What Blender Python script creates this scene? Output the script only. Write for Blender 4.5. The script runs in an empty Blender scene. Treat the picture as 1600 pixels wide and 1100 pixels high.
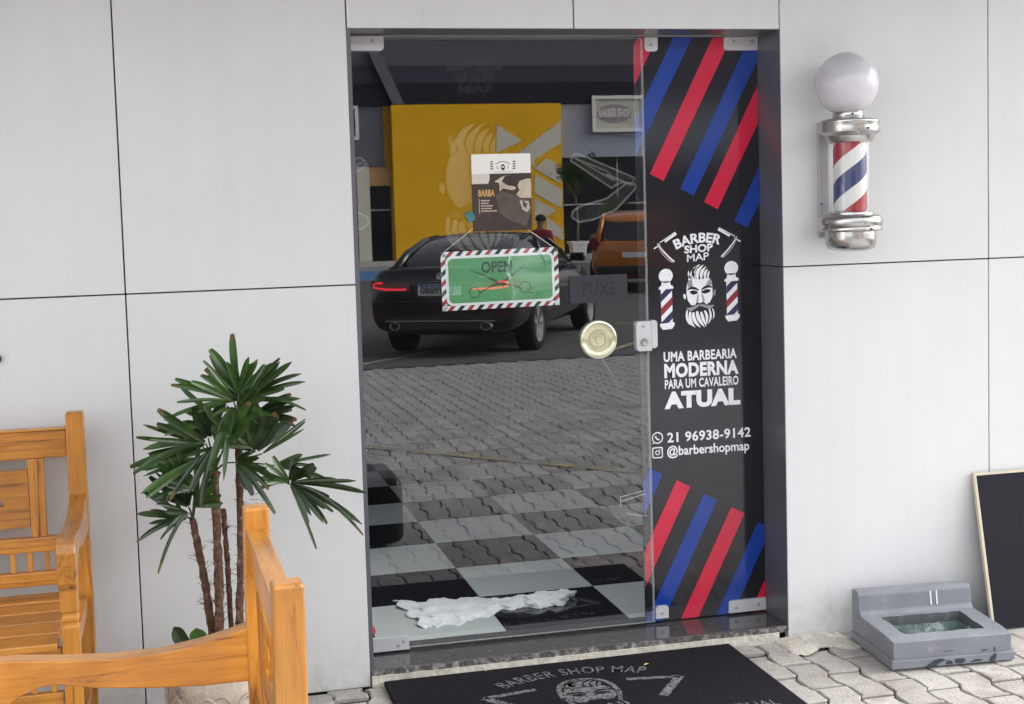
import bpy, bmesh, math, random
from mathutils import Vector, Matrix
from mathutils.geometry import tessellate_polygon
from mathutils import noise as mnoise
random.seed(7)
scn = bpy.context.scene
C = scn.collection
rad = math.radians

# ------------------------------------------------------------ camera
cam = bpy.data.cameras.new('camera'); camo = bpy.data.objects.new('camera', cam); C.objects.link(camo)
Rt = Vector((0.970428, -0.239639, -0.029042)); Up = Vector((0.046232, 0.066425, 0.99672)); Fw = Vector((0.236924, 0.968587, -0.075539))
mw = Matrix((Rt, Up, -Fw)).transposed().to_4x4(); mw.translation = Vector((-0.5539, -4.3411, 1.5159)); camo.matrix_world = mw
cam.sensor_width = 36; cam.lens = 36 * 2162.0 / 1600; cam.shift_x = -0.00175; cam.shift_y = -0.0378
cam.clip_start = .05; cam.clip_end = 2000
scn.camera = camo
# ------------------------------------------------------------ light
SUN_EL, SUN_AZ = 36.0, -17.0       # azimuth: degrees from +X (right along the wall) towards -Y (the lot); negative = from behind the shop
w = bpy.data.worlds.new('World'); scn.world = w; w.use_nodes = True
nt = w.node_tree; nt.nodes.clear()
sky = nt.nodes.new('ShaderNodeTexSky'); sky.sky_type = 'NISHITA'; sky.sun_disc = False
sky.sun_elevation = rad(SUN_EL); sky.sun_rotation = rad(90 + SUN_AZ); sky.dust_density = 3.0; sky.air_density = 1.0
hs = nt.nodes.new('ShaderNodeHueSaturation'); hs.inputs['Saturation'].default_value = .20
bg = nt.nodes.new('ShaderNodeBackground'); bg.inputs[1].default_value = .15
wo = nt.nodes.new('ShaderNodeOutputWorld')
nt.links.new(sky.outputs[0], hs.inputs['Color']); nt.links.new(hs.outputs[0], bg.inputs[0]); nt.links.new(bg.outputs[0], wo.inputs[0])
sl = bpy.data.lights.new('sun', 'SUN'); sl.energy = 1.5; sl.angle = rad(44); sl.color = (1, .97, .93)
so = bpy.data.objects.new('sun', sl); C.objects.link(so)
sd = Vector((math.cos(rad(SUN_EL)) * math.cos(rad(SUN_AZ)), -math.cos(rad(SUN_EL)) * math.sin(rad(SUN_AZ)), math.sin(rad(SUN_EL))))
so.rotation_euler = sd.to_track_quat('Z', 'Y').to_euler()
vs = scn.view_settings; vs.view_transform = 'Standard'; vs.look = 'None'; vs.gamma = 1; vs.use_curve_mapping = False
vs.exposure = 2.2
scn.render.engine = 'CYCLES'
scn.cycles.max_bounces = 10; scn.cycles.diffuse_bounces = 5; scn.cycles.transparent_max_bounces = 16

# ------------------------------------------------------------ materials
MATS = {}
def lk(t, a, b): t.links.new(a, b)
def mat(name, col, rough=.5, spec=.5, metal=0, var=0, vscale=8, bump=0, bscale=60, coat=0, dark=None, dscale=3, dth=(.55, .7), rnd=0, emis=None, stretch=None, rvar=0, isl=0):
    """principled surface: colour noise (var), a second stain colour (dark), bump, per object variation (rnd)"""
    m = bpy.data.materials.new(name); m.use_nodes = True; t = m.node_tree; b = t.nodes['Principled BSDF']
    b.inputs['Roughness'].default_value = rough; b.inputs['Metallic'].default_value = metal
    b.inputs['Specular IOR Level'].default_value = spec; b.inputs['Coat Weight'].default_value = coat; b.inputs['Coat Roughness'].default_value = .08
    tc = t.nodes.new('ShaderNodeTexCoord'); geo = t.nodes.new('ShaderNodeNewGeometry')
    src = geo.outputs['Position']
    if stretch:
        mp = t.nodes.new('ShaderNodeMapping'); mp.inputs['Scale'].default_value = stretch; lk(t, tc.outputs['Object'], mp.inputs[0]); src = mp.outputs[0]
    c = t.nodes.new('ShaderNodeRGB'); c.outputs[0].default_value = (*col, 1); out = c.outputs[0]
    if var:
        n = t.nodes.new('ShaderNodeTexNoise'); n.inputs['Scale'].default_value = vscale; n.inputs['Detail'].default_value = 8; n.inputs['Roughness'].default_value = .65; lk(t, src, n.inputs[0])
        mr = t.nodes.new('ShaderNodeMapRange'); mr.inputs[1].default_value = .3; mr.inputs[2].default_value = .7; mr.inputs[3].default_value = 1 - var; mr.inputs[4].default_value = 1 + var; lk(t, n.outputs[0], mr.inputs[0])
        h = t.nodes.new('ShaderNodeVectorMath'); h.operation = 'SCALE'; lk(t, out, h.inputs[0]); lk(t, mr.outputs[0], h.inputs['Scale']); out = h.outputs[0]
    if rnd:
        oi = t.nodes.new('ShaderNodeObjectInfo'); mr = t.nodes.new('ShaderNodeMapRange'); mr.inputs[3].default_value = 1 - rnd; mr.inputs[4].default_value = 1 + rnd; lk(t, oi.outputs['Random'], mr.inputs[0])
        h = t.nodes.new('ShaderNodeVectorMath'); h.operation = 'SCALE'; lk(t, out, h.inputs[0]); lk(t, mr.outputs[0], h.inputs['Scale']); out = h.outputs[0]
    if isl:
        mr = t.nodes.new('ShaderNodeMapRange'); mr.inputs[3].default_value = 1 - isl; mr.inputs[4].default_value = 1 + isl; lk(t, geo.outputs['Random Per Island'], mr.inputs[0])
        h = t.nodes.new('ShaderNodeVectorMath'); h.operation = 'SCALE'; lk(t, out, h.inputs[0]); lk(t, mr.outputs[0], h.inputs['Scale']); out = h.outputs[0]
    if dark:
        n = t.nodes.new('ShaderNodeTexNoise'); n.inputs['Scale'].default_value = dscale; n.inputs['Detail'].default_value = 9; n.inputs['Roughness'].default_value = .7; lk(t, src, n.inputs[0])
        mr = t.nodes.new('ShaderNodeMapRange'); mr.inputs[1].default_value = dth[0]; mr.inputs[2].default_value = dth[1]; lk(t, n.outputs[0], mr.inputs[0])
        mx = t.nodes.new('ShaderNodeMix'); mx.data_type = 'RGBA'; lk(t, mr.outputs[0], mx.inputs[0]); lk(t, out, mx.inputs[6]); mx.inputs[7].default_value = (*dark, 1); out = mx.outputs[2]
    lk(t, out, b.inputs['Base Color'])
    if rvar:
        n = t.nodes.new('ShaderNodeTexNoise'); n.inputs['Scale'].default_value = 5; n.inputs['Detail'].default_value = 6; lk(t, src, n.inputs[0])
        mr = t.nodes.new('ShaderNodeMapRange'); mr.inputs[1].default_value = .3; mr.inputs[2].default_value = .7; mr.inputs[3].default_value = max(.02, rough - rvar); mr.inputs[4].default_value = rough + rvar
        lk(t, n.outputs[0], mr.inputs[0]); lk(t, mr.outputs[0], b.inputs['Roughness'])
    if bump:
        n = t.nodes.new('ShaderNodeTexNoise'); n.inputs['Scale'].default_value = bscale; n.inputs['Detail'].default_value = 6; lk(t, src, n.inputs[0])
        bp = t.nodes.new('ShaderNodeBump'); bp.inputs['Strength'].default_value = bump; bp.inputs['Distance'].default_value = .01; lk(t, n.outputs[0], bp.inputs['Height']); lk(t, bp.outputs[0], b.inputs['Normal'])
    if emis:
        b.inputs['Emission Color'].default_value = (*emis[0], 1); b.inputs['Emission Strength'].default_value = emis[1]
    MATS[name] = m; return m
def wood(name, axis):
    m = bpy.data.materials.new(name); m.use_nodes = True; t = m.node_tree; b = t.nodes['Principled BSDF']
    tc = t.nodes.new('ShaderNodeTexCoord'); oi = t.nodes.new('ShaderNodeObjectInfo')
    ad = t.nodes.new('ShaderNodeVectorMath'); ad.operation = 'ADD'; sc = t.nodes.new('ShaderNodeVectorMath'); sc.operation = 'SCALE'; sc.inputs[0].default_value = (3.1, 5.7, 7.3); lk(t, oi.outputs['Random'], sc.inputs['Scale'])
    lk(t, tc.outputs['Object'], ad.inputs[0]); lk(t, sc.outputs[0], ad.inputs[1])
    mp = t.nodes.new('ShaderNodeMapping'); s = [48, 48, 48]; s[axis] = 2.6; mp.inputs['Scale'].default_value = s; lk(t, ad.outputs[0], mp.inputs[0])
    n1 = t.nodes.new('ShaderNodeTexNoise'); n1.inputs['Scale'].default_value = 1; n1.inputs['Detail'].default_value = 7; n1.inputs['Roughness'].default_value = .72; n1.inputs['Distortion'].default_value = .9; lk(t, mp.outputs[0], n1.inputs[0])
    cr = t.nodes.new('ShaderNodeValToRGB'); e = cr.color_ramp.elements
    e[0].position = .33; e[0].color = (.17, .055, .010, 1); e[1].position = .70; e[1].color = (.66, .285, .030, 1)
    k = e.new(.44); k.color = (.50, .19, .020, 1); lk(t, n1.outputs[0], cr.inputs[0])
    n2 = t.nodes.new('ShaderNodeTexNoise'); n2.inputs['Scale'].default_value = 9; n2.inputs['Detail'].default_value = 4; lk(t, ad.outputs[0], n2.inputs[0])
    mr = t.nodes.new('ShaderNodeMapRange'); mr.inputs[1].default_value = .3; mr.inputs[2].default_value = .75; mr.inputs[3].default_value = .8; mr.inputs[4].default_value = 1.15; lk(t, n2.outputs[0], mr.inputs[0])
    h = t.nodes.new('ShaderNodeVectorMath'); h.operation = 'SCALE'; lk(t, cr.outputs[0], h.inputs[0]); lk(t, mr.outputs[0], h.inputs['Scale'])
    mr2 = t.nodes.new('ShaderNodeMapRange'); mr2.inputs[3].default_value = .8; mr2.inputs[4].default_value = 1.12; lk(t, oi.outputs['Random'], mr2.inputs[0])
    h2 = t.nodes.new('ShaderNodeVectorMath'); h2.operation = 'SCALE'; lk(t, h.outputs[0], h2.inputs[0]); lk(t, mr2.outputs[0], h2.inputs['Scale'])
    lk(t, h2.outputs[0], b.inputs['Base Color']); b.inputs['Roughness'].default_value = .34; b.inputs['Coat Weight'].default_value = .55; b.inputs['Coat Roughness'].default_value = .18
    bp = t.nodes.new('ShaderNodeBump'); bp.inputs['Strength'].default_value = .18; bp.inputs['Distance'].default_value = .004; lk(t, n1.outputs[0], bp.inputs['Height']); lk(t, bp.outputs[0], b.inputs['Normal'])
    MATS[name] = m
for i, a in enumerate('xyz'): wood('wood_' + a, i)
def glassmat(name, tint, refl, frost=None):
    """clear pane: sees through, mirrors by Fresnel (refl = index)"""
    m = bpy.data.materials.new(name); m.use_nodes = True; t = m.node_tree; t.nodes.clear()
    o = t.nodes.new('ShaderNodeOutputMaterial'); tr = t.nodes.new('ShaderNodeBsdfTransparent'); tr.inputs[0].default_value = (*tint, 1)
    gl = t.nodes.new('ShaderNodeBsdfGlossy'); gl.inputs['Roughness'].default_value = .0; gl.inputs[0].default_value = (1, 1, 1, 1)
    lw = t.nodes.new('ShaderNodeLayerWeight'); lw.inputs[0].default_value = .5
    pw_ = t.nodes.new('ShaderNodeMath'); pw_.operation = 'POWER'; pw_.inputs[1].default_value = 5; lk(t, lw.outputs['Facing'], pw_.inputs[0])
    fr = t.nodes.new('ShaderNodeMath'); fr.operation = 'MULTIPLY_ADD'; fr.inputs[1].default_value = 1 - refl; fr.inputs[2].default_value = refl; lk(t, pw_.outputs[0], fr.inputs[0])
    mx = t.nodes.new('ShaderNodeMixShader'); lk(t, fr.outputs[0], mx.inputs[0]); lk(t, tr.outputs[0], mx.inputs[1]); lk(t, gl.outputs[0], mx.inputs[2]); lk(t, mx.outputs[0], o.inputs[0])
    MATS[name] = m; return m
def frostmat(name, fac, col=(.8, .8, .8)):
    m = bpy.data.materials.new(name); m.use_nodes = True; t = m.node_tree; t.nodes.clear()
    o = t.nodes.new('ShaderNodeOutputMaterial'); tr = t.nodes.new('ShaderNodeBsdfTransparent'); df = t.nodes.new('ShaderNodeBsdfDiffuse'); df.inputs[0].default_value = (*col, 1)
    mx = t.nodes.new('ShaderNodeMixShader'); mx.inputs[0].default_value = fac; lk(t, tr.outputs[0], mx.inputs[1]); lk(t, df.outputs[0], mx.inputs[2]); lk(t, mx.outputs[0], o.inputs[0]); MATS[name] = m
def M(n): return MATS[n] if isinstance(n, str) else n
mat('acm_white', (.66, .662, .655), .36, .45, var=.05, vscale=.9, dark=(.52, .515, .50), dscale=6, dth=(.64, .82), rvar=.06)
def weather(m):
    # faint rain streaks and splashed dust along the foot of the panels
    t = m.node_tree; b = t.nodes['Principled BSDF']; old = b.inputs['Base Color'].links[0].from_socket
    g = t.nodes.new('ShaderNodeNewGeometry'); mp = t.nodes.new('ShaderNodeMapping'); mp.inputs['Scale'].default_value = (14, 14, .7); lk(t, g.outputs['Position'], mp.inputs[0])
    n = t.nodes.new('ShaderNodeTexNoise'); n.inputs['Scale'].default_value = 1; n.inputs['Detail'].default_value = 5; lk(t, mp.outputs[0], n.inputs[0])
    mr = t.nodes.new('ShaderNodeMapRange'); mr.inputs[1].default_value = .35; mr.inputs[2].default_value = .75; mr.inputs[3].default_value = 1.01; mr.inputs[4].default_value = .98; lk(t, n.outputs[0], mr.inputs[0])
    h = t.nodes.new('ShaderNodeVectorMath'); h.operation = 'SCALE'; lk(t, old, h.inputs[0]); lk(t, mr.outputs[0], h.inputs['Scale'])
    sx = t.nodes.new('ShaderNodeSeparateXYZ'); lk(t, g.outputs['Position'], sx.inputs[0]); n2 = t.nodes.new('ShaderNodeTexNoise'); n2.inputs['Scale'].default_value = 16; n2.inputs['Detail'].default_value = 9; n2.inputs['Roughness'].default_value = .7; lk(t, g.outputs['Position'], n2.inputs[0])
    q = t.nodes.new('ShaderNodeMath'); q.operation = 'MULTIPLY_ADD'; q.inputs[1].default_value = -.9; q.inputs[2].default_value = .17; lk(t, sx.outputs[2], q.inputs[0])
    q2 = t.nodes.new('ShaderNodeMath'); q2.operation = 'ADD'; lk(t, q.outputs[0], q2.inputs[0]); lk(t, n2.outputs[0], q2.inputs[1])
    mr2 = t.nodes.new('ShaderNodeMapRange'); mr2.inputs[1].default_value = .56; mr2.inputs[2].default_value = .80; mr2.inputs[4].default_value = .45; lk(t, q2.outputs[0], mr2.inputs[0])
    mx = t.nodes.new('ShaderNodeMix'); mx.data_type = 'RGBA'; lk(t, mr2.outputs[0], mx.inputs[0]); lk(t, h.outputs[0], mx.inputs[6]); mx.inputs[7].default_value = (.40, .385, .36, 1); lk(t, mx.outputs[2], b.inputs['Base Color'])
weather(MATS['acm_white'])
mat('acm_dark', (.11, .11, .13), .28, .5, var=.1, vscale=3)
mat('gap_dark', (.02, .02, .02), .9)
mat('granite', (.055, .05, .05), .12, .5, var=.5, vscale=90, dark=(.11, .10, .095), dscale=40, dth=(.5, .7), rvar=.06)
mat('granite_edge', (.09, .085, .08), .7, .3, var=.5, vscale=60, dark=(.34, .32, .30), dscale=30, dth=(.48, .62), bump=.6, bscale=70)
mat('mortar', (.62, .58, .50), .9, .2, var=.2, vscale=30, dark=(.30, .26, .22), dscale=14, dth=(.55, .75), bump=.8, bscale=60)
mat('paver', (.40, .378, .345), .85, .25, var=.13, vscale=22, dark=(.27, .23, .20), dscale=5, dth=(.50, .70), bump=.5, bscale=110, rnd=.12)
mat('paver_shade', (.30, .29, .293), .85, .25, var=.2, vscale=16, dark=(.21, .20, .20), dscale=4, dth=(.5, .7), bump=.4, bscale=120, rnd=.10)  # darker paver copy for mirrored blocks, canopy shade put into the colour
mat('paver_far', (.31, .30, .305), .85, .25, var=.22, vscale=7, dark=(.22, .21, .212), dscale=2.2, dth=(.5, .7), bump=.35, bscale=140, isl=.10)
mat('joint_sand', (.07, .06, .052), .95, .1, var=.3, vscale=60)
mat('asphalt', (.085, .083, .085), .8, .3, var=.2, vscale=3, bump=.3, bscale=90)
mat('concrete', (.33, .32, .30), .85, .25, var=.15, vscale=4)
mat('line_yellow', (.42, .35, .10), .8, .2, var=.2, vscale=15, dark=(.26, .25, .23), dscale=6, dth=(.36, .52))
mat('line_blue', (.06, .17, .36), .7, .3, var=.15, vscale=3)
mat('tile_white', (.60, .64, .62), .12, .5, var=.03, vscale=5)
mat('tile_black', (.012, .011, .016), .12, .5)
mat('grout', (.25, .26, .26), .8)
mat('inner_wall', (.045, .045, .05), .7, .3)
mat('inner_white', (.5, .5, .5), .7, .3)
mat('silver', (.60, .60, .61), .38, .5, metal=.25, rvar=.05)
mat('chrome', (.50, .49, .475), .26, .5, metal=1, dark=(.38, .36, .34), dscale=28, dth=(.52, .75), rvar=.1, bump=.1, bscale=40)
mat('plate_grey', (.42, .42, .43), .4, .5, metal=.5)
mat('film_black', (.013, .012, .017), .1, .5, coat=.3)
mat('film_red', (.62, .012, .05), .14, .5, coat=.2)
mat('film_blue', (.008, .045, .30), .14, .5, coat=.2)
mat('film_white', (.86, .88, .89), .2, .5)
mat('film_grey', (.30, .31, .33), .2, .5)
mat('film_navy', (.03, .03, .10), .2, .5)
mat('film_wine', (.30, .03, .045), .2, .5)
mat('globe_white', (.66, .645, .68), .25, .5, coat=.2)
mat('black_plastic', (.015, .015, .018), .4, .5)
mat('puxe_grey', (.036, .032, .042), .5, .3); mat('puxe_text', (.008, .008, .01), .5, .4)
mat('sign_green', (.10, .33, .14), .3, .5, var=.05, vscale=4)
mat('sign_white', (.80, .84, .82), .35, .5); mat('sign_red', (.38, .03, .04), .35, .5); mat('sign_black', (.02, .02, .025), .35, .5)
mat('sign_text', (.035, .09, .05), .35, .5)
mat('paper_white', (.80, .78, .74), .5, .4); mat('print_brown', (.045, .03, .024), .4, .4, var=.4, vscale=12); mat('print_dark', (.03, .024, .02), .4, .4)
mat('print_tan', (.50, .42, .33), .4, .4, var=.25, vscale=30); mat('print_orange', (.50, .30, .12), .4, .4, var=.25, vscale=90); mat('print_pale', (.62, .55, .48), .4, .4); mat('print_shade', (.085, .068, .056), .4, .4, var=.3, vscale=25)
mat('string', (.62, .6, .52), .7); mat('teal', (.06, .20, .22), .6)
mat('acrylic', (.62, .60, .40), .10, .5, metal=.35, coat=.8)
mat('acrylic_rim', (.70, .68, .52), .08, .5, metal=.45, coat=.8)
mat('petal', (.75, .62, .22), .6, .3)
mat('tape', (.85, .85, .85), .15, .5)
mat('mat_black', (.019, .017, .022), .95, .1, var=.75, vscale=260, bump=1.0, bscale=300, dark=(.045, .043, .05), dscale=190, dth=(.60, .72))
mat('mat_print', (.34, .34, .345), .95, .1, dark=(.03, .03, .033), dscale=95, dth=(.44, .60), bump=1.0, bscale=420)
mat('tub_grey', (.215, .225, .248), .42, .4, var=.12, vscale=9, dark=(.31, .315, .32), dscale=14, dth=(.56, .72), bump=.12, bscale=45)
mat('tub_chip', (.035, .055, .06), .7, .3, var=.4, vscale=40)
mat('tub_inside', (.07, .115, .105), .55, .4, var=.45, vscale=35, dark=(.30, .34, .33), dscale=16, dth=(.5, .62), bump=.6, bscale=60)
mat('tub_rim', (.10, .11, .11), .6, .4, var=.15, vscale=22, dark=(.11, .13, .13), dscale=24, dth=(.56, .66), bump=.25, bscale=60)
mat('board_black', (.008, .007, .013), .55, .2)
mat('board_edge', (.60, .53, .40), .7, .3, var=.1, vscale=30)
mat('pot', (.47, .39, .30), .7, .3, var=.15, vscale=14, dark=(.24, .205, .17), dscale=12, dth=(.46, .68), bump=.25, bscale=60)
mat('soil', (.05, .035, .025), .95, .1, var=.4, vscale=60, bump=1, bscale=80)
mat('stem', (.115, .06, .04), .9, .2, var=.5, vscale=55, dark=(.32, .23, .16), dscale=40, dth=(.55, .68), bump=1.0, bscale=130)
mat('fibre', (.16, .10, .065), .9, .2)
mat('leaf', (.026, .060, .011), .34, .45, var=.5, vscale=12, rnd=.6, dark=(.065, .105, .016), dscale=6, dth=(.55, .75), coat=.1)
mat('leaf_tip', (.14, .09, .04), .8, .2)
mat('cloth', (.80, .82, .82), .85, .2, var=.12, vscale=20, dark=(.50, .49, .48), dscale=8, dth=(.55, .75))
mat('red_rubber', (.55, .03, .035), .35, .5)
mat('canopy_grey', (.10, .095, .11), .7, .3); mat('canopy_dark', (.012, .012, .022), .7, .3); mat('canopy_mid', (.045, .042, .065), .7, .3)
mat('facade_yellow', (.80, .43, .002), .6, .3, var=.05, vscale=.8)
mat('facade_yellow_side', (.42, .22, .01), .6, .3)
mat('facade_pale', (.62, .60, .52), .6, .3)
mat('facade_grey', (.34, .37, .44), .6, .3, var=.05, vscale=1); mat('facade_dim', (.13, .13, .16), .6, .3)
mat('shop_glass', (.012, .013, .02), .08, .4); mat('facade_white', (.75, .75, .73), .5, .4)
mat('poster_paper', (.55, .55, .48), .5, .3, var=.1, vscale=4); mat('poster_mauve', (.33, .27, .32), .5, .3)
mat('car_black', (.005, .005, .008), .12, .4, coat=.7); mat('car_orange', (.36, .11, .012), .2, .5, coat=.8)
mat('car_glass', (.02, .02, .026), .05, .6, coat=.3); mat('tyre', (.014, .014, .014), .85, .2); mat('rim', (.62, .62, .63), .3, .5, metal=.5); mat('rim_dark', (.03, .03, .033), .3, .5, metal=.5)
mat('lamp_red', (.5, .01, .015), .12, .5, coat=.5, emis=((1, .03, .05), 1.2)); mat('lamp_dark', (.12, .006, .008), .12, .5, coat=.5)
mat('badge', (.6, .6, .62), .3, .5, metal=.6); mat('plate_white', (.62, .63, .65), .4); mat('plate_black', (.02, .02, .02), .5)
mat('bark', (.20, .17, .13), .9, .2, var=.3, vscale=12); mat('tree_leaf', (.05, .085, .03), .5, .4, var=.4, vscale=5, rnd=.2)
mat('skin', (.30, .16, .10), .6, .3); mat('shirt', (.25, .03, .06), .85, .2); mat('trousers', (.04, .045, .07), .85, .2); mat('cap_cloth', (.02, .02, .022), .8, .2)
glassmat('door_glass', (.95, .97, .965), .118)
glassmat('tube_glass', (.97, .98, .98), .04)
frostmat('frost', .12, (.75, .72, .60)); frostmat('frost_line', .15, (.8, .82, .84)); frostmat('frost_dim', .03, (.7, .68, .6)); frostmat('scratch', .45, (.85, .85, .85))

# ------------------------------------------------------------ mesh helpers
class MB:
    def __init__(s): s.v = []; s.f = []; s.mi = []; s.m = 0
    def add(s, v, f):
        o = len(s.v); s.v += [tuple(p) for p in v]; s.f += [tuple(i + o for i in q) for q in f]; s.mi += [s.m] * len(f); return s
    def box(s, x0, x1, y0, y1, z0, z1):
        v = [(x, y, z) for z in (z0, z1) for y in (y0, y1) for x in (x0, x1)]
        return s.add(v, [(0, 2, 3, 1), (4, 5, 7, 6), (0, 1, 5, 4), (2, 6, 7, 3), (0, 4, 6, 2), (1, 3, 7, 5)])
    def prism(s, poly, d0, d1, axis='y', holes=()):
        """outline in the two other axes, extruded along axis from d0 to d1 (d0 side faces down the axis)"""
        def P(a, b, d): return {'y': (a, d, b), 'x': (d, a, b), 'z': (a, b, d)}[axis]
        loops = [list(poly)] + [list(h) for h in holes]
        flat = [q for l in loops for q in l]; n = len(flat)
        tri = tessellate_polygon([[Vector((a, b, 0)) for a, b in l] for l in loops])
        v = [P(a, b, d0) for a, b in flat] + [P(a, b, d1) for a, b in flat]
        f = [t for t in tri] + [tuple(i + n for i in t)[::-1] for t in tri]
        o = 0
        for l in loops:
            k = len(l)
            for i in range(k): j = (i + 1) % k; f.append((o + i, o + j, o + j + n, o + i + n))
            o += k
        return s.add(v, f)
    def flat(s, poly, d, axis='y'):
        def P(a, b): return {'y': (a, d, b), 'x': (d, a, b), 'z': (a, b, d)}[axis]
        tri = tessellate_polygon([[Vector((a, b, 0)) for a, b in poly]])
        return s.add([P(a, b) for a, b in poly], [tuple(t) for t in tri])
    def lathe(s, prof, cx=0, cy=0, n=32, cap=True):
        v = []; f = []
        for r, z in prof:
            for i in range(n): a = 2 * math.pi * i / n; v.append((cx + r * math.cos(a), cy + r * math.sin(a), z))
        for k in range(len(prof) - 1):
            for i in range(n): j = (i + 1) % n; f.append((k * n + i, k * n + j, (k + 1) * n + j, (k + 1) * n + i))
        if cap: f.append(tuple(range(n))[::-1]); f.append(tuple(range((len(prof) - 1) * n, len(prof) * n)))
        return s.add(v, f)
    def tube(s, pts, rads, n=10, cap=True):
        pts = [Vector(p) for p in pts]; v = []; f = []
        if not isinstance(rads, (list, tuple)): rads = [rads] * len(pts)
        u = None
        for k, p in enumerate(pts):
            d = (pts[min(k + 1, len(pts) - 1)] - pts[max(k - 1, 0)]).normalized()
            if u is None: u = d.orthogonal().normalized()
            u = (u - d * u.dot(d)).normalized(); t = d.cross(u)
            for i in range(n): a = 2 * math.pi * i / n; v.append(p + (u * math.cos(a) + t * math.sin(a)) * rads[k])
        for k in range(len(pts) - 1):
            for i in range(n): j = (i + 1) % n; f.append((k * n + i, k * n + j, (k + 1) * n + j, (k + 1) * n + i))
        if cap: f.append(tuple(range(n))[::-1]); f.append(tuple(range((len(pts) - 1) * n, len(pts) * n)))
        return s.add(v, f)
    def loft(s, secs, cap=True):
        n = len(secs[0]); v = [p for q in secs for p in q]; f = []
        for k in range(len(secs) - 1):
            for i in range(n): j = (i + 1) % n; f.append((k * n + i, k * n + j, (k + 1) * n + j, (k + 1) * n + i))
        if cap: f.append(tuple(range(n))[::-1]); f.append(tuple(range((len(secs) - 1) * n, len(secs) * n)))
        return s.add(v, f)
    def mesh(s, name, mats, smooth=False):
        me = bpy.data.meshes.new(name); me.from_pydata(s.v, [], s.f); me.update()
        for m in (mats if isinstance(mats, (list, tuple)) else [mats]): me.materials.append(M(m))
        if any(s.mi): me.polygons.foreach_set('material_index', s.mi)
        bm = bmesh.new(); bm.from_mesh(me); bmesh.ops.recalc_face_normals(bm, faces=bm.faces); bm.to_mesh(me); bm.free()
        if smooth: me.polygons.foreach_set('use_smooth', [True] * len(me.polygons)); me.update()
        return me
    def build(s, name, mats, parent=None, smooth=False, bevel=0, seg=2, loc=None, auto=None):
        o = bpy.data.objects.new(name, s.mesh(name, mats, smooth)); C.objects.link(o); o.parent = parent
        if loc: o.location = loc
        if bevel:
            md = o.modifiers.new('bevel', 'BEVEL'); md.width = bevel; md.segments = seg; md.limit_method = 'ANGLE'; md.angle_limit = rad(40); md.harden_normals = False
        if auto is not None: smooth_by_angle(o.data, auto)
        return o
def smooth_by_angle(me, deg):
    bm = bmesh.new(); bm.from_mesh(me)
    for e in bm.edges: e.smooth = len(e.link_faces) == 2 and e.calc_face_angle(3.14) < rad(deg)
    for f in bm.faces: f.smooth = True
    bm.to_mesh(me); bm.free()
def put(name, me, parent=None, loc=(0, 0, 0), rot=(0, 0, 0)):
    o = bpy.data.objects.new(name, me); C.objects.link(o); o.parent = parent; o.location = loc; o.rotation_euler = rot; return o
def tag(o, label, cat, group=None):
    o['label'] = label; o['category'] = cat
    if group: o['group'] = group
    return o
def thing(name, label, cat, loc=(0, 0, 0), rz=0, group=None):
    o = bpy.data.objects.new(name, None); C.objects.link(o); o.location = loc; o.rotation_euler = (0, 0, rz); o.empty_display_size = .1
    return tag(o, label, cat, group)
def structure(o): o['kind'] = 'structure'; return o
def clip(poly, x0, x1, z0, z1):
    for ax, lim, sg in ((0, x0, 1), (0, x1, -1), (1, z0, 1), (1, z1, -1)):
        out = []
        for i, a in enumerate(poly):
            b = poly[(i + 1) % len(poly)]; ia = (a[ax] - lim) * sg >= 0; ib = (b[ax] - lim) * sg >= 0
            if ia: out.append(a)
            if ia != ib: t = (lim - a[ax]) / (b[ax] - a[ax]); out.append((a[0] + t * (b[0] - a[0]), a[1] + t * (b[1] - a[1])))
        poly = out
        if len(poly) < 3: return []
    return poly
def bez(p0, p1, p2, n=8): return [((1 - t) ** 2 * p0[0] + 2 * t * (1 - t) * p1[0] + t * t * p2[0], (1 - t) ** 2 * p0[1] + 2 * t * (1 - t) * p1[1] + t * t * p2[1]) for t in [i / n for i in range(n + 1)]]
def stroke(pts, w0, w1=None, mid=None):
    """outline of a brush stroke along pts with width w0 -> w1 (mid at the middle)"""
    w1 = w0 if w1 is None else w1; n = len(pts); L = []; R_ = []
    for i, p in enumerate(pts):
        a = pts[max(i - 1, 0)]; b = pts[min(i + 1, n - 1)]; dx, dy = b[0] - a[0], b[1] - a[1]; l = math.hypot(dx, dy) or 1; t = i / (n - 1)
        w = (w0 * (1 - t) + w1 * t) if mid is None else (w0 * (1 - t) ** 2 + 2 * (2 * mid - (w0 + w1) / 2) * t * (1 - t) + w1 * t * t)
        w = max(w, .01 * max(w0, w1, mid or 0)) / 2; L.append((p[0] - dy / l * w, p[1] + dx / l * w)); R_.append((p[0] + dy / l * w, p[1] - dx / l * w))
    return L + R_[::-1]
def textpoly(txt, bold=0.0, space=1.0):
    cu = bpy.data.curves.new('t', 'FONT'); cu.body = txt; cu.size = 1; cu.offset = bold; cu.resolution_u = 3; cu.space_character = space; cu.fill_mode = 'FRONT'
    ob = bpy.data.objects.new('t', cu); C.objects.link(ob); bpy.context.view_layer.update()
    me = bpy.data.meshes.new_from_object(ob.evaluated_get(bpy.context.evaluated_depsgraph_get()))
    v = [(p.co.x, p.co.y) for p in me.vertices]; f = [tuple(p.vertices) for p in me.polygons]
    bpy.data.objects.remove(ob); bpy.data.curves.remove(cu); bpy.data.meshes.remove(me)
    xs = [p[0] for p in v]; ys = [p[1] for p in v]; x0, x1, y0, y1 = min(xs), max(xs), min(ys), max(ys)
    return [((x - x0) / (x1 - x0), (y - y0) / (y1 - y0)) for x, y in v], f
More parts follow.
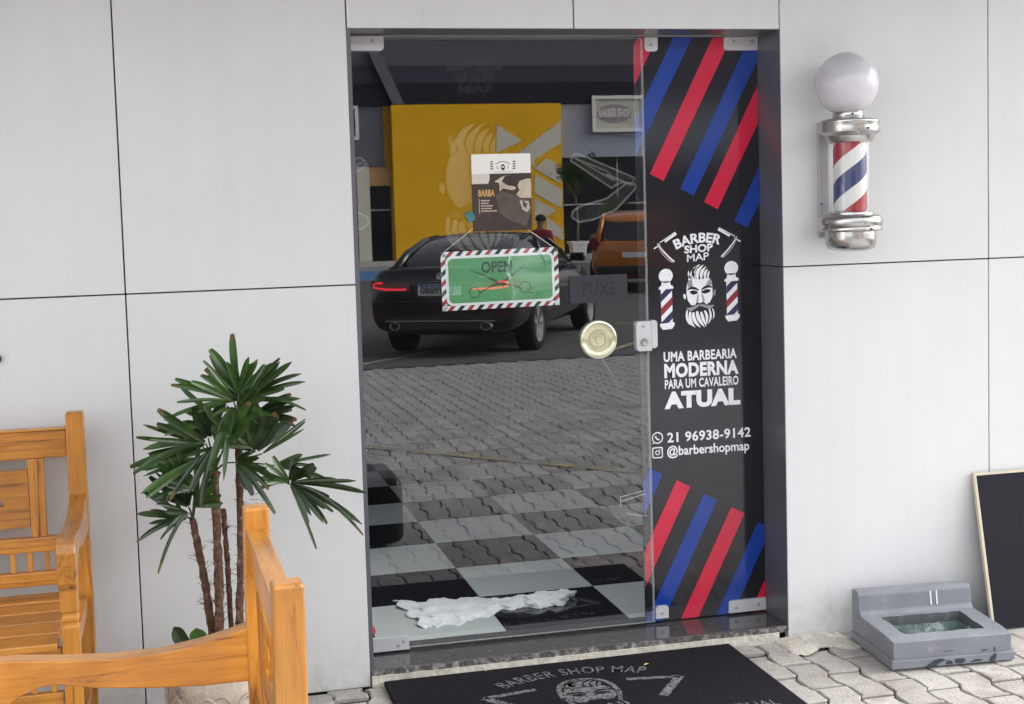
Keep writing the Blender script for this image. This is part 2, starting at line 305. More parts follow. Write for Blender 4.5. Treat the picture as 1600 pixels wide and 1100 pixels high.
def text(name, txt, fn, material, parent, bold=.015, space=1.0):
    """lettering: unit square glyph outlines mapped to the surface by fn(u, v) -> xyz"""
    v, f = textpoly(txt, bold, space); mb = MB(); mb.add([fn(u, q) for u, q in v], f)
    return mb.build(name, material, parent)
def rectY(x0, x1, z0, z1, y): return lambda u, v: (x0 + (x1 - x0) * u, y, z0 + (z1 - z0) * v)
def vz(y, z): return z

# ------------------------------------------------------------ ground and pavement
G = .1654                      # glass plane
def gz(y): return .0145 * y if y > -10 else -.145
gb = MB(); gb.add([(-400, -400, -.5), (400, -400, -.5), (400, 400, -.5), (-400, 400, -.5)], [(0, 1, 2, 3)]); structure(gb.build('ground', 'concrete'))
# bed of the block pavement (joint sand) sloping gently away from the shop
pv = MB(); pv.add([(-14, .0, -.013), (16, .0, -.013), (16, -10, gz(-10) - .013), (-14, -10, gz(-10) - .013)], [(0, 3, 2, 1)])
pavement = structure(pv.build('pavement', 'joint_sand'))
A_, B_ = .112, .222; GAP = .0034; GAPY = .0056; AMP = .0095
def zig(y):
    t = (y / B_) % 1
    return AMP * (1 if .08 < t < .42 else -1 if .58 < t < .92 else (t / .08 if t <= .08 else (1 - (t - .42) / .08) if t < .58 and t >= .42 else -(1 - (t - .92) / .08) if t >= .92 else 0))
YS = [0, .08, .25, .42, .5, .58, .75, .92, 1]
def paver_outline(ph, g=GAP):
    L = []; R_ = []
    for k in YS:
        y = (k - .5) * B_; yy = min(max(y, -B_ / 2 + g + GAPY - GAP), B_ / 2 - g - GAPY + GAP); z = zig(y + ph * B_)
        L.append((-A_ / 2 + z + g, yy)); R_.append((A_ / 2 + z - g, yy))
    return R_ + L[::-1]
def paver_parts(ph):
    o = paver_outline(ph); i = paver_outline(ph, GAP + .004); n = len(o)
    v = [(x, y, -.03) for x, y in o] + [(x, y, -.0035) for x, y in o] + [(x, y, 0) for x, y in i]
    f = []
    for k in range(n): j = (k + 1) % n; f += [(k, j, n + j, n + k), (n + k, n + j, 2 * n + j, 2 * n + k)]
    f.append(tuple(range(2 * n, 3 * n))); return v, f
PV = [paver_parts(0), paver_parts(.5)]
cells = []
for i in range(-27, 86):
    x = i * A_ + .03; odd = i % 2
    for j in range(0, 46):
        y = -.125 - j * B_ - (B_ / 2 if odd else 0)
        if y < -9.86 or y > -.04: continue
        if x > 4.4 - y * .45 or (y < -4.6 and x < -1.2): continue
        cells.append((x, y, odd))
    if odd: cells.append((x, -.125, 2))        # cut half blocks against the wall
camL = Vector((-.554, -4.34, 1.516))
def score(c):   # blocks that show in the photograph, straight or mirrored, largest first
    x, y, o = c; seen = []
    for P in (Vector((x, y, 0)), Vector((x, 2 * G - y, 0))):
        d = P - camL; k = d.dot(Fw)
        if k < .5: continue
        u = d.dot(Rt) / k * 2162 + 803; v = 489.5 - d.dot(Up) / k * 2162
        if P.y < .1:
            if (1100 < u < 1680 or 440 < u < 640) and v < 1190: seen.append(2 + 1 / k)
        elif 560 < u < 1010 and 560 < v < 1000: seen.append(1 / k)
    return max(seen) if seen else 0
cells.sort(key=score, reverse=True)
pmesh = []
for ph in range(2):
    m_ = MB(); m_.add(*PV[ph]); pmesh.append(m_.mesh('paver', 'paver')); m_ = MB(); m_.add(*PV[ph]); pmesh.append(m_.mesh('paver', 'paver_shade'))
hm = MB(); hv, hf = paver_parts(.5); hm.add([(x, max(min(y * .42, .045), -.045), z) for x, y, z in hv], hf); hmesh = hm.mesh('paver', 'paver')
rest = MB(); nb = 0
for c in cells:
    x, y, o = c; r = random.Random(int(x * 977 + y * 331 * 17))
    dz = r.uniform(-.0022, .0022); 
    if o == 2:
        if score(c) > 0 and nb < 298: put('paver', hmesh, pavement, (x, -.0505, gz(y) + dz)); nb += 1
        continue
    ph = 0 if not o else 1
    if nb < 298 and score(c) > 0:
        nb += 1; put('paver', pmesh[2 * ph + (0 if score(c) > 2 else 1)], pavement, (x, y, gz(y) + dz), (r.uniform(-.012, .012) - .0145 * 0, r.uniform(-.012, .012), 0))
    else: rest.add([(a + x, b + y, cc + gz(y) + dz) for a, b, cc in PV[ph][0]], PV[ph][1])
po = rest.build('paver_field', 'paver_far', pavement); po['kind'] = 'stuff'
# faded yellow line across the blocks
ln = MB(); ln.add([(x, y, gz(y) + .004) for x, y in ((.2, -5.20), (.2, -5.08), (2.9, -1.78), (2.95, -1.88))], [(0, 1, 2, 3)]); ln.build('painted_line', 'line_yellow', pavement)
# asphalt lot
lot = MB(); lot.add([(-40, -10, -.15), (60, -10, -.15), (60, -12, -.19), (-40, -12, -.19), (60, -35.5, -.19), (-40, -35.5, -.19)], [(0, 3, 2, 1), (3, 5, 4, 2)]); lot = structure(lot.build('parking_lot', 'asphalt'))
def lotline(p, q, wd, mt='line_yellow'):
    p = Vector(p); q = Vector(q); d = (q - p).normalized(); n = Vector((-d.y, d.x)) * wd / 2; b = MB()
    def zz(y): return (-.15 + (y + 10) * .02 if y > -12 else -.19) + .004
    b.add([(a.x, a.y, zz(a.y)) for a in (p + n, q + n, q - n, p - n)], [(0, 1, 2, 3)]); b.build('painted_line', mt, lot)
lotline((3.95, -10.05), (6.5, -13.6), .12); lotline((1.3, -10.4), (2.6, -12.0), .12); lotline((4.6, -14.3), (9, -14.3), .1)
bl = MB(); bl.add([(-2, -36, -.186), (5.9, -36, -.186), (4.4, -30, -.186), (-2, -30, -.186)], [(0, 1, 2, 3)]); bl.build('painted_bay', 'line_blue', lot)
kb = MB().box(-40, 60, -36.0, -35.5, -.4, -.03); structure(kb.build('kerb', 'concrete', bevel=.03))
sw = MB().box(-40, 60, -41, -36.0, -.4, -.034); structure(sw.build('far_pavement', 'concrete'))

# ------------------------------------------------------------ the shop
shop = thing('shop_building', 'white panelled shopfront around the dark recessed glass doorway', 'building')
XR, XL, XJ, ZT, ZJ = 1.4525, -.6996, 2.2383, 2.0871, 1.2911
g2 = .0022
def panel(x0, x1, z0, z1):
    q = random.Random(int(x0 * 100 + z0 * 777)); e_ = q.uniform(-.0012, .0012); o = MB().box(x0 + g2 - .5 * (x0 + x1), x1 - g2 - .5 * (x0 + x1), 0, .03, z0 + g2 - .5 * (z0 + z1), z1 - g2 - .5 * (z0 + z1)).build('wall_panel', 'acm_white', shop, bevel=.0012, seg=1)
    o.location = (.5 * (x0 + x1), e_, .5 * (z0 + z1)); o.rotation_euler = (q.uniform(-.0014, .0014), 0, q.uniform(-.0014, .0014))
ZTOP = 2.80
for x0, x1 in ((-3.1, -1.9), (-1.9, XL), (XL, 0), (XR, XJ), (XJ, 3.05), (3.05, 4.3)):
    panel(x0, x1, -.006, ZJ); panel(x0, x1, ZJ, ZTOP)
panel(0, .735, ZT, ZTOP); panel(.735, XR, ZT, ZTOP)
bk = MB().box(-3.1, -.004, .034, .10, -.1, ZTOP).box(XR + .004, 4.3, .034, .10, -.1, ZTOP).box(-.004, XR + .004, .034, .10, ZT + .008, ZTOP); bk.build('wall_core', 'gap_dark', shop)
MB().box(-.002, .012, .002, .30, .0, ZT + .004).build('jamb', 'acm_dark', shop)
MB().box(XR - .0, XR + .003, .0015, .30, .03, ZJ - .002).build('jamb', 'acm_dark', shop); MB().box(XR, XR + .003, .0015, .30, ZJ + .002, ZT).build('jamb', 'acm_dark', shop)
MB().box(.0, XR, .0015, .30, ZT + .001, ZT + .006).build('door_head', 'acm_dark', shop)
MB().box(.03, XR - .002, .155, .20, 2.086, 2.0869).build('top_track', 'silver', shop)
sill = MB().box(.002, XR - .003, .004, .262, .030, .0495).build('door_sill', 'granite', shop, bevel=.002)
# chipped front edge of the granite
ce = MB(); r = random.Random(3); n = 60
top = [(.003 + (XR - .008) * i / n, .0485 - r.random() * .003) for i in range(n + 1)]; bot = [(x, .030 - r.random() * .004) for x, _ in top]
ce.prism(top + bot[::-1], -.003 , .004, 'y'); ce.build('sill_edge', 'granite_edge', shop)
cs = MB(); top = [(.003 + (XR - .04) * i / n, .029 + r.random() * .002) for i in range(n + 1)]; bot = [(x, -.012) for x, _ in top]
cs.prism(top + bot[::-1], -.010, .06, 'y'); cs.build('sill_bed', 'mortar', shop)
# room behind the door
rm = MB().box(-1.6, 3.2, 5.2, 5.3, .0, 2.8).box(-1.7, -1.6, .1, 5.3, 0, 2.8).box(3.2, 3.3, .1, 5.3, 0, 2.8); rm.build('inner_wall', 'inner_wall', shop)
MB().box(-1.7, -1.2, .101, 5.3, 2.7, 2.8).box(2.6, 3.3, .101, 5.3, 2.7, 2.8).box(-1.2, 2.6, .101, .22, 2.7, 2.8).box(-1.2, 2.6, 1.45, 5.3, 2.7, 2.8).build('inner_ceiling', 'inner_wall', shop)   # opening added to let daylight down onto the floor tiles
fl = MB().box(-1.6, 3.2, .264, 5.2, -.02, .0455); floor = structure(fl.build('shop_floor', 'grout'))
S = .45; xa, ya = .5138, .707
tw = MB().box(.001, S - .001, .001, S - .001, 0, .008); tmw = tw.mesh('tile', 'tile_white'); tmb = MB().box(.001, S - .001, .001, S - .001, 0, .008).mesh('tile', 'tile_black')
cut = MB().box(.001, S - .001, S - (ya - .264), S - .001, 0, .008); cmw = cut.mesh('tile', 'tile_white'); cmb = MB().box(.001, S - .001, S - (ya - .264), S - .001, 0, .008).mesh('tile', 'tile_black')
for i in range(-4, 5):
    for j in range(-1, 9):
        white = (i + j) % 2 == 0
        put('tile', ((cmw if white else cmb) if j == -1 else (tmw if white else tmb)), floor, (xa + i * S, ya + j * S, .0415))
MB().box(-5.2, -5.0, -4.6, .1, -.2, 2.9).box(-5.0, -3.1, .031, .1, 0, 2.8).build('sky_block_wing', 'acm_white', shop)  # unseen wing added at the left to hold back sky light
# unseen canopy, its extent set to shade the wall
CY, CX0, CX1 = -1.7, -5.0, 3.5
cn = thing('canopy', 'flat grey roof canopy added over the shop wall to shade it, unseen overhead', 'canopy')
MB().box(CX0, CX1, CY, .10, 2.80, 2.9).build('roof_deck', 'canopy_grey', cn)
MB().box(CX0, CX1, CY - .03, CY - .001, 2.72, 2.93).build('fascia', 'canopy_mid', cn)

# ------------------------------------------------------------ logo artwork (drawn in 1/6 pixel units of the side panel print)
def logo_shapes():
    """lists of outlines: pale, grey, dark - units: x 0..1039, y down 0..1100"""
    pale, grey, dark = [], [], []
    pale.append([(402, 560), (440, 535), (530, 545), (612, 535), (636, 580), (642, 650), (640, 720), (612, 775), (575, 790), (560, 770), (545, 775), (515, 785), (480, 770), (470, 790), (430, 790), (398, 740), (386, 680), (388, 610)])
    grey.append([(398, 615), (402, 560), (440, 540), (450, 610)]); grey.append([(640, 610), (634, 560), (612, 545), (575, 605)])
    dark.append(stroke(bez((395, 640), (440, 600), (505, 650)), 8, 10, 26)); dark.append(stroke(bez((530, 648), (590, 600), (640, 632)), 10, 8, 26))
    dark.append([(415, 655), (455, 645), (497, 662), (490, 682), (450, 690), (425, 675)]); dark.append([(530, 662), (580, 642), (625, 652), (610, 675), (570, 688), (538, 680)])
    grey.append([(492, 690), (505, 690), (500, 760), (478, 765)]); grey.append([(530, 690), (545, 690), (565, 755), (548, 765)])
    dark.append([(480, 762), (515, 775), (558, 758), (550, 772), (515, 786), (485, 776)])
    pale.append([(380, 690), (362, 672), (352, 690), (362, 725), (376, 728)]); grey.append([(648, 690), (662, 650), (672, 660), (664, 710), (648, 712)])
    grey.append(stroke(bez((380, 812), (440, 850), (512, 790)), 4, 24, 40)); grey.append(stroke(bez((652, 802), (600, 842), (520, 790)), 4, 24, 40))
    dark.append([(440, 842), (512, 800), (600, 836), (560, 850), (515, 842), (470, 856)])
    for a, b, c, wd in [((412, 548), (430, 470), (500, 415), 26), ((440, 540), (400, 500), (412, 452), 20), ((455, 538), (440, 440), (525, 402), 30), ((500, 540), (470, 470), (560, 405), 34), ((535, 542), (520, 470), (585, 425), 30), ((570, 540), (560, 480), (600, 450), 26), ((596, 538), (600, 490), (616, 470), 20), ((480, 540), (430, 480), (470, 420), 22)]:
        pale.append(stroke(bez(a, b, c), wd * .5, 2, wd))
    for a, b, c, wd in [((390, 835), (370, 930), (425, 985), 22), ((420, 850), (400, 950), (465, 1005), 30), ((450, 860), (440, 950), (520, 1010), 32), ((485, 850), (490, 940), (560, 1010), 34), ((525, 860), (540, 930), (575, 1005), 28), ((560, 850), (600, 920), (570, 990), 26), ((605, 838), (640, 920), (590, 985), 20), ((635, 835), (665, 890), (640, 940), 14)]:
        pale.append(stroke(bez(a, b, c), wd * .6, 2, wd))
    return pale, grey, dark
def razor_shapes():
    return [stroke([(185, 160), (298, 90)], 22), stroke([(135, 168), (290, 75)], 8), stroke([(80, 222), (140, 185)], 12), stroke(bez((115, 172), (165, 260), (272, 358)), 10, 16), stroke(bez((115, 180), (150, 290), (255, 365)), 4)]
def pole_shapes(dx, dy):
    w_ = [[(118 + dx + 70 + 68 * math.cos(a), 488 + dy + 68 * math.sin(a)) for a in [2 * math.pi * k / 28 for k in range(28)]],
          [(150 + dx, 540 + dy), (225 + dx, 540 + dy), (235 + dx, 580 + dy), (258 + dx, 592 + dy), (258 + dx, 615 + dy), (120 + dx, 618 + dy), (120 + dx, 595 + dy), (140 + dx, 582 + dy)],
          [(136 + dx, 618 + dy), (244 + dx, 618 + dy), (248 + dx, 940 + dy), (138 + dx, 940 + dy)],
          [(122 + dx, 945 + dy), (264 + dx, 940 + dy), (264 + dx, 968 + dy), (240 + dx, 1002 + dy), (150 + dx, 1006 + dy), (124 + dx, 972 + dy)]]
    def band(y, h): return clip([(130 + dx, y + dy + h), (130 + dx, y + dy), (250 + dx, y + dy - 115), (250 + dx, y + dy - 115 + h)], 137 + dx, 247 + dx, 618 + dy, 940 + dy)
    return w_, [band(670, 75), band(940, 75)], [band(805, 75)], 
def deco(polys, fn, name, mt, parent):
    mb = MB()
    for p in polys:
        if len(p) < 3: continue
        tri = tessellate_polygon([[Vector((a, b, 0)) for a, b in p]]); mb.add([fn(a, b) for a, b in p], [tuple(t) for t in tri])
    return mb.build(name, mt, parent)

# ------------------------------------------------------------ side panel (fixed pane with printed film)
FY = .183
side = thing('side_panel', 'fixed black printed door panel with red and blue stripes and white lettering', 'panel')
MB().box(.998, 1.4515, FY, FY + .010, .053, 2.083).build('pane', 'film_black', side, bevel=.001, seg=1)
yy = FY - .0012
def stripe(tl, h, wd, mt, up):   # tl: one corner, h: vertical extent
    k = .514
    if up: p = [(tl[0], tl[1]), (tl[0] + wd * .65, tl[1] - wd * .33), (tl[0] + wd + (h) * k, tl[1] + h), (tl[0] + h * k, tl[1] + h)]
    else: p = [(tl[0], tl[1]), (tl[0] + wd * .66, tl[1] - wd * .36), (tl[0] + wd * .9 - h * k, tl[1] - h), (tl[0] - h * k, tl[1] - h)]
    p = clip(p, .9985, 1.451, .0535, 2.0825)
    if p: MB().prism(p, yy, FY - .0002, 'y').build('stripe', mt, side)
for tl, mt in (((.818, 1.70), 'film_red'), ((.927, 1.665), 'film_blue'), ((1.048, 1.62), 'film_red'), ((1.157, 1.567), 'film_blue'), ((1.245, 1.518), 'film_red'), ((1.356, 1.45), 'film_blue')):
    stripe(tl, .9, .076, mt, True)
for tl, mt in (((1.022, .602), 'film_blue'), ((1.123, .55), 'film_red'), ((1.223, .494), 'film_blue'), ((1.326, .438), 'film_red'), ((1.427, .376), 'film_blue'), ((1.53, .32), 'film_red')):
    stripe(tl, .8, .075, mt, False)
# print mapping: logo units -> panel (x, z), from the fitted corner points
def PX(a, b): return (1.0265 + a * (.3937 / 1039) , yy + .0004, 1.4475 - b * (.397 / 1100) + (a - 520) * .0000105)
pale, grey, dark = logo_shapes()
def PXo(k): return lambda a, b: (lambda q: (q[0], yy - k, q[2]))(PX(a, b))
deco(pale, PXo(0), 'face_emblem', 'film_white', side); [deco([q], PXo(.0004), 'face_shading', 'film_grey', side) for q in grey]; [deco([q], PXo(.0008), 'face_feature', 'film_black', side) for q in dark]
for dx, dy in ((0, 0), (642, -31)):
    a_, b_, c_ = pole_shapes(dx, dy)
    deco(a_, PXo(0), 'pole_emblem', 'film_white', side); [deco([q], PXo(.0004), 'pole_band', 'film_navy', side) for q in b_]; deco(c_, PXo(.0004), 'pole_band', 'film_wine', side)
rz_ = razor_shapes(); deco(rz_, PXo(0), 'razor_emblem', 'film_white', side)
deco([[(1006 - a, b - 16) for a, b in p] for p in rz_], PXo(0), 'razor_emblem', 'film_white', side)
def arcfn(u, v): 
    a = (u - .5) * .80; rr = 540 + v * 96; return PX(506 + rr * math.sin(a), 732 - rr * math.cos(a) - (u - .5) * 20)
text('lettering', 'BARBER', arcfn, 'film_white', side, bold=.035)
text('lettering', 'SHOP', lambda u, v: PX(372 + u * 280, 288 - v * 76 - u * 8), 'film_white', side, bold=.035)
text('lettering', 'MAP', lambda u, v: PX(398 + u * 214, 370 - v * 72 - u * 10), 'film_white', side, bold=.012)
def R4(z): return rectY(z[0], z[1], z[2], z[3], yy)
def small_caps(line, x0, x1, z0, z1, bold, first=1.0):
    return text('lettering', line, R4((x0, x1, z0, z1)), 'film_white', side, bold=bold, space=1.05)
small_caps('UMA BARBEARIA', 1.084, 1.356, .968, 1.003, .03)
small_caps('MODERNA', 1.085, 1.362, .911, .962, .045)
small_caps('PARA UM CAVALEIRO', 1.086, 1.361, .873, .906, .025)
small_caps('ATUAL', 1.083, 1.367, .802, .863, .06)
for q in ((1.083, 1.09), ):
    pass
small_caps('21 96938-9142', 1.091, 1.404, .684, .720, .022)
text('lettering', '@barbershopmap', rectY(1.089, 1.398, .627, .673, yy), 'film_white', side, bold=.02)
# phone and camera symbols
def ring(cx, cz, r0, r1, n=28):
    mb = MB(); v = []; f = []
    for k in range(n): a = 2 * math.pi * k / n; v += [(cx + r0 * math.cos(a), yy, cz + r0 * math.sin(a)), (cx + r1 * math.cos(a), yy, cz + r1 * math.sin(a))]
    for k in range(n): j = (k + 1) % n; f.append((2 * k, 2 * k + 1, 2 * j + 1, 2 * j))
    return mb.add(v, f)
ps = ring(1.055, .704, .0165, .0205); ps.flat([(1.037, .686), (1.0365, .683), (1.047, .686), (1.042, .692)], yy)
ps.flat(stroke(bez((1.048, .711), (1.049, .698), (1.062, .697)), .006, .006, .0045), yy); ps.build('phone_symbol', 'film_white', side)
ig = MB()
def rrect(cx, cz, h, r, n=6): return [(cx + sx * (h - r) + r * math.cos(a), cz + sz * (h - r) + r * math.sin(a)) for sx, sz, a0 in ((1, 1, 0), (-1, 1, 90), (-1, -1, 180), (1, -1, 270)) for a in [rad(a0 + 90 * k / n) for k in range(n + 1)]]
o1 = rrect(1.054, .652, .0195, .006); o2 = rrect(1.054, .652, .0155, .0045)
tri = tessellate_polygon([[Vector((a, b, 0)) for a, b in o1], [Vector((a, b, 0)) for a, b in o2]]); ig.add([(a, yy, b) for a, b in o1 + o2], [tuple(t) for t in tri])
rg = ring(1.054, .652, .0055, .0088); ig.add(rg.v, rg.f); ig.flat(rrect(1.0635, .6615, .002, .001), yy); ig.build('camera_symbol', 'film_white', side)
# clamps
def fitting(x0, x1, z0, z1, parent, y0, y1, corner, rr=.012, screws=()):
    p = [(x0, z0), (x1, z0), (x1, z1), (x0, z1)]; out = []
    for k, (x, z) in enumerate(p):
        if k in corner:
            sx = 1 if x == x0 else -1; sz = 1 if z == z0 else -1
            arc = [(x + sx * rr - sx * rr * math.cos(t), z + sz * rr - sz * rr * math.sin(t)) for t in [rad(15 * q) for q in range(7)]]
            if k in (0, 2): arc = arc
            else: arc = arc[::-1]
            out += arc
        else: out.append((x, z))
    o = MB().prism(out, y0, y1, 'y').build('clamp', 'silver', parent, bevel=.0015)
    for sx_, sz_ in screws:
        m_ = MB().lathe([(.006, 0), (.006, .0015), (.004, .002), (.0035, .0005)], n=14); s_ = m_.build('screw', 'plate_grey', o, smooth=False); s_.location = (sx_, y0, sz_); s_.rotation_euler = (rad(90), 0, 0)
    return o
fitting(1.036, 1.083, 2.036, 2.083, side, FY - .010, FY + .02, (0, 1), screws=((1.058, 2.058),))
fitting(1.325, 1.4505, 2.039, 2.0835, side, FY - .010, FY + .02, (0,), screws=((1.36, 2.072), (1.43, 2.07)))
fitting(1.032, 1.080, .064, .110, side, FY - .010, FY + .02, (2, 3), screws=((1.055, .083),))
fitting(1.307, 1.4505, .057, .102, side, FY - .010, FY + .02, (3,), screws=((1.335, .075), (1.42, .08)))

# ------------------------------------------------------------ glass door leaf
door = thing('glass_door', 'clear frameless glass door leaf mirroring a black car and yellow wall', 'door')
DY = .160
gp = MB(); gp.add([(.014, DY, .060), (1.020, DY, .060), (1.020, DY, 2.079), (.014, DY, 2.079)], [(0, 1, 2, 3)]); gp.build('pane', 'door_glass', door)
eg = MB().box(1.0185, 1.0235, DY - .001, DY + .009, .060, 2.079).box(.014, 1.018, DY + .0005, DY + .009, 2.0775, 2.0795).box(.014, 1.018, DY + .0005, DY + .009, .0585, .0605)
mat('glass_edge', (.25, .29, .28), .15, .5); frostmat('glass_edge_soft', .35, (.5, .53, .52)); eg.build('pane_edge', 'glass_edge_soft', door)
fitting(.016, .138, 2.037, 2.083, door, DY - .010, DY + .018, (1,), screws=((.102, 2.068),))
fitting(.016, .152, .057, .101, door, DY - .010, DY + .018, (2,), screws=((.115, .072), (.133, .085)))
lock = fitting(.975, 1.030, 1.014, 1.117, door, DY - .012, DY + .018, (0, 3), screws=((1.0, 1.10),))
m_ = MB().lathe([(.0135, 0), (.0135, .006), (.011, .010), (.004, .0105)], n=24).build('lock_cylinder', 'chrome', lock, auto=30); m_.location = (1.002, DY - .012, 1.045); m_.rotation_euler = (rad(90), 0, 0)
fitting(1.0315, 1.052, 1.022, 1.119, door, DY - .010, DY + .018, (1, 2), screws=())
# round pull
kn = MB().lathe([(.064, 0), (.066, .006), (.064, .014), (.058, .016)], n=40, cap=False); kn = kn.build('door_pull', 'acrylic_rim', door, auto=40); kn.location = (.839, DY - .002, 1.062); kn.rotation_euler = (rad(90), 0, 0)
kd = MB().lathe([(.058, .013), (.045, .006), (.034, .007), (.031, .012), (.026, .012), (.022, .007), (.014, .008), (.011, .013), (.001, .014)], n=40, cap=False).build('pull_dish', 'acrylic', kn, auto=50)
# frosted film on the glass: face, razors, lettering
fy = DY + .0155
def DX(a, b): return (.43 + (a - 512) * (2 * .3937 / 1039), fy, 1.80 - (b - 402) * (2 * .361 / 1000) * .98)
def dclip(ps_, f): 
    out = []
    for p in ps_:
        q = clip([(f(a, b)[0], f(a, b)[2]) for a, b in p], .02, 1.015, .07, 2.07)
        if q: out.append(q)
    return out
ff = lambda k: (lambda a, b: (a, fy + k, b))
hair = pale[3:11] if False else pale
deco(dclip(pale, DX), ff(0), 'face_film', 'frost', door); deco(dclip(grey, DX), ff(.0006), 'face_film', 'frost_dim', door)
def rzr(cx, sgn):
    L = []
    f = lambda x, z: (cx + sgn * x, z)
    def loop(p, wd): q = p + [p[0]]; return [stroke([q[i], q[i + 1]], wd) for i in range(len(q) - 1)]
    blade = [(.345, 1.672), (.360, 1.693), (.375, 1.694), (.575, 1.607), (.560, 1.588), (.53, 1.594), (.5, 1.583), (.49, 1.575)]
    hand = [(.345, 1.480), (.35, 1.502), (.38, 1.518), (.47, 1.540), (.545, 1.592), (.572, 1.590), (.575, 1.572), (.50, 1.500), (.42, 1.470), (.37, 1.463)]
    groove = [(.40, 1.523), (.47, 1.530), (.54, 1.580), (.47, 1.541)]
    outl = loop(blade, .006) + loop(hand, .007) + loop([(.36, 1.68), (.48, 1.63), (.50, 1.60)], .004) + [stroke([(.47, 1.622), (.565, 1.582)], .008)]
    return [[f(*q) for q in p] for p in outl], [[f(*q) for q in p] for p in (blade, hand)]
for sg in (1, -1):
    a_, b_ = rzr(.418, sg)
    deco([clip(p, .02, 1.015, .07, 2.07) for p in b_], ff(.0012), 'razor_film', 'frost_dim', door); deco([clip(p, .02, 1.015, .07, 2.07) for p in a_], ff(.0006), 'razor_film', 'frost_line', door)
for s_, x0, x1, z0, z1 in (('BARBER', .345, .540, 1.972, 2.004), ('SHOP', .375, .51, 1.935, 1.968), ('MAP', .385, .505, 1.899, 1.931)):
    text('lettering', s_, rectY(x0, x1, z0, z1, fy), 'frost_dim', door, bold=.03)
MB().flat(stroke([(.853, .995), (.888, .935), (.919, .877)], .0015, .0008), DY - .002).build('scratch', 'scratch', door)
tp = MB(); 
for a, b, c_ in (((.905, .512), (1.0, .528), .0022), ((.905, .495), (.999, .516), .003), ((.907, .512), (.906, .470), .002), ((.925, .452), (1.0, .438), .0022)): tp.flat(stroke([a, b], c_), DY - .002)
tp.build('glint_strip', 'scratch', door)  # thin pale strips drawn as shiny glints on the glass
# PUXE plate
px = MB().box(.743, .949, DY - .0035, DY - .0015, 1.188, 1.282); plate = px.build('pull_plate', 'puxe_grey', bevel=.001, seg=1); tag(plate, 'small dark grey plate reading PUXE on the door glass, beside the green sign', 'sign')
text('lettering', 'PUXE', rectY(.79, .905, 1.213, 1.257, DY - .0041), 'puxe_text', plate, bold=-.01)
# poster
po_ = MB().box(.4165, .6185, DY - .0030, DY - .0018, 1.443, 1.698); poster = po_.build('poster', 'print_brown', None); tag(poster, 'brown and white paper poster taped on the door glass above the green sign', 'poster')
py_ = DY - .0036
def pp(u, v): return (.4165 + u * .202, 1.698 - v * .255)     # u right 0..1, v down 0..1
def pz(poly, nm, mt, k=0): MB().flat([pp(*q) for q in poly], py_ - k).build(nm, mt, poster)
pz([(0, 0), (1, 0), (1, .255), (0, .255)], 'paper_band', 'paper_white'); pz([(0, .255), (.30, .255), (.30, .33), (.27, .385), (0, .385)], 'pale_block', 'print_pale')
pz([(.38, .36), (.50, .30), (.72, .255), (.56, .29), (.50, .36), (.60, .41), (.72, .43), (.745, .455), (.68, .475), (.52, .45), (.46, .49), (.46, .38)], 'hand_print', 'print_tan')
pz([(.77, .42), (.80, .36), (.92, .33), (1, .33), (1, .585), (.80, .575), (.74, .53), (.80, .48)], 'hand_print', 'print_tan'); pz([(.80, .62), (.84, .60), (.85, .68), (.90, .72), (.93, .66), (.86, .62), (.95, .62), (.97, .72), (.92, .77), (.84, .73)], 'ear_print', 'print_tan')
pz([(.5, .48), (.75, .56), (.98, .60), (.99, .75), (.90, .95), (.62, .86), (.46, .78), (.40, .55)], 'head_print', 'print_shade', -.0002)
text('lettering', 'BARBA', lambda u, v: (pp(.10 + .28 * u, .545)[0], py_ - .0002, pp(0, .55 - .09 * v)[1]), 'print_orange', poster, bold=.05)
for k, (wd_) in enumerate((.15, .13, .20, .18, .27)): pz([(.14, .595 + k * .034), (.14 + wd_, .595 + k * .034), (.14 + wd_, .61 + k * .034), (.14, .61 + k * .034)], 'text_line', 'print_tan', .0002)
pz([(.11, .58), (.118, .58), (.118, .77), (.11, .77)], 'text_rule', 'print_pale')
for cx_ in (.34, .72):
    for k in range(4): pz([(cx_ - .025, .10 + k * .03), (cx_ + .025, .09 + k * .03), (cx_ + .025, .105 + k * .03), (cx_ - .025, .115 + k * .03)], 'pole_print', 'print_dark', .0002)
for p in (stroke(bez((.40, .135), (.53, .07), (.65, .135)), .008), stroke([(.45, .16), (.42, .175), (.455, .2)], .008), stroke([(.60, .16), (.63, .175), (.595, .2)], .008), stroke([(.36, .235), (.70, .235)], .004)): pz(p, 'logo_print', 'print_dark', .0002)
o1 = [(.53 + .035 * math.cos(t), .175 + .04 * math.sin(t)) for t in [2 * math.pi * k / 16 for k in range(16)]]; pz(o1, 'logo_print', 'print_dark', .0002); pz([(.51, .16), (.55, .16), (.55, .18), (.51, .18)], 'logo_print', 'paper_white', .0004)
# OPEN sign
sign = thing('open_sign', 'green OPEN sign with scissors and striped border hanging on strings behind the door glass', 'sign', (.51, DY + .020, 1.2815), 0)
sign.rotation_euler = (0, rad(-.5), 0)
hw, hh = .2025, .0985
MB().box(-hw, hw, 0, .004, -hh, hh).build('border', 'sign_black', sign)
def per(t):   # point around the border
    L = [(2 * hw, 0), (2 * hh, 1), (2 * hw, 2), (2 * hh, 3)]
def ss(x0, z0, horiz, k, mt):
    w1, sl_ = .0165, .014
    if horiz: p = [(x0, z0), (x0 + w1, z0), (x0 + w1 + sl_, z0 + .016), (x0 + sl_, z0 + .016)]
    else: p = [(x0, z0), (x0 + .016, z0 + sl_), (x0 + .016, z0 + w1 + sl_), (x0, z0 + w1)]
    p = clip(p, -hw, hw, -hh, hh)
    if p: MB().flat(p, -.0006).build('border_stripe', mt, sign)
seq = ['sign_white', 'sign_red', 'sign_white', None]
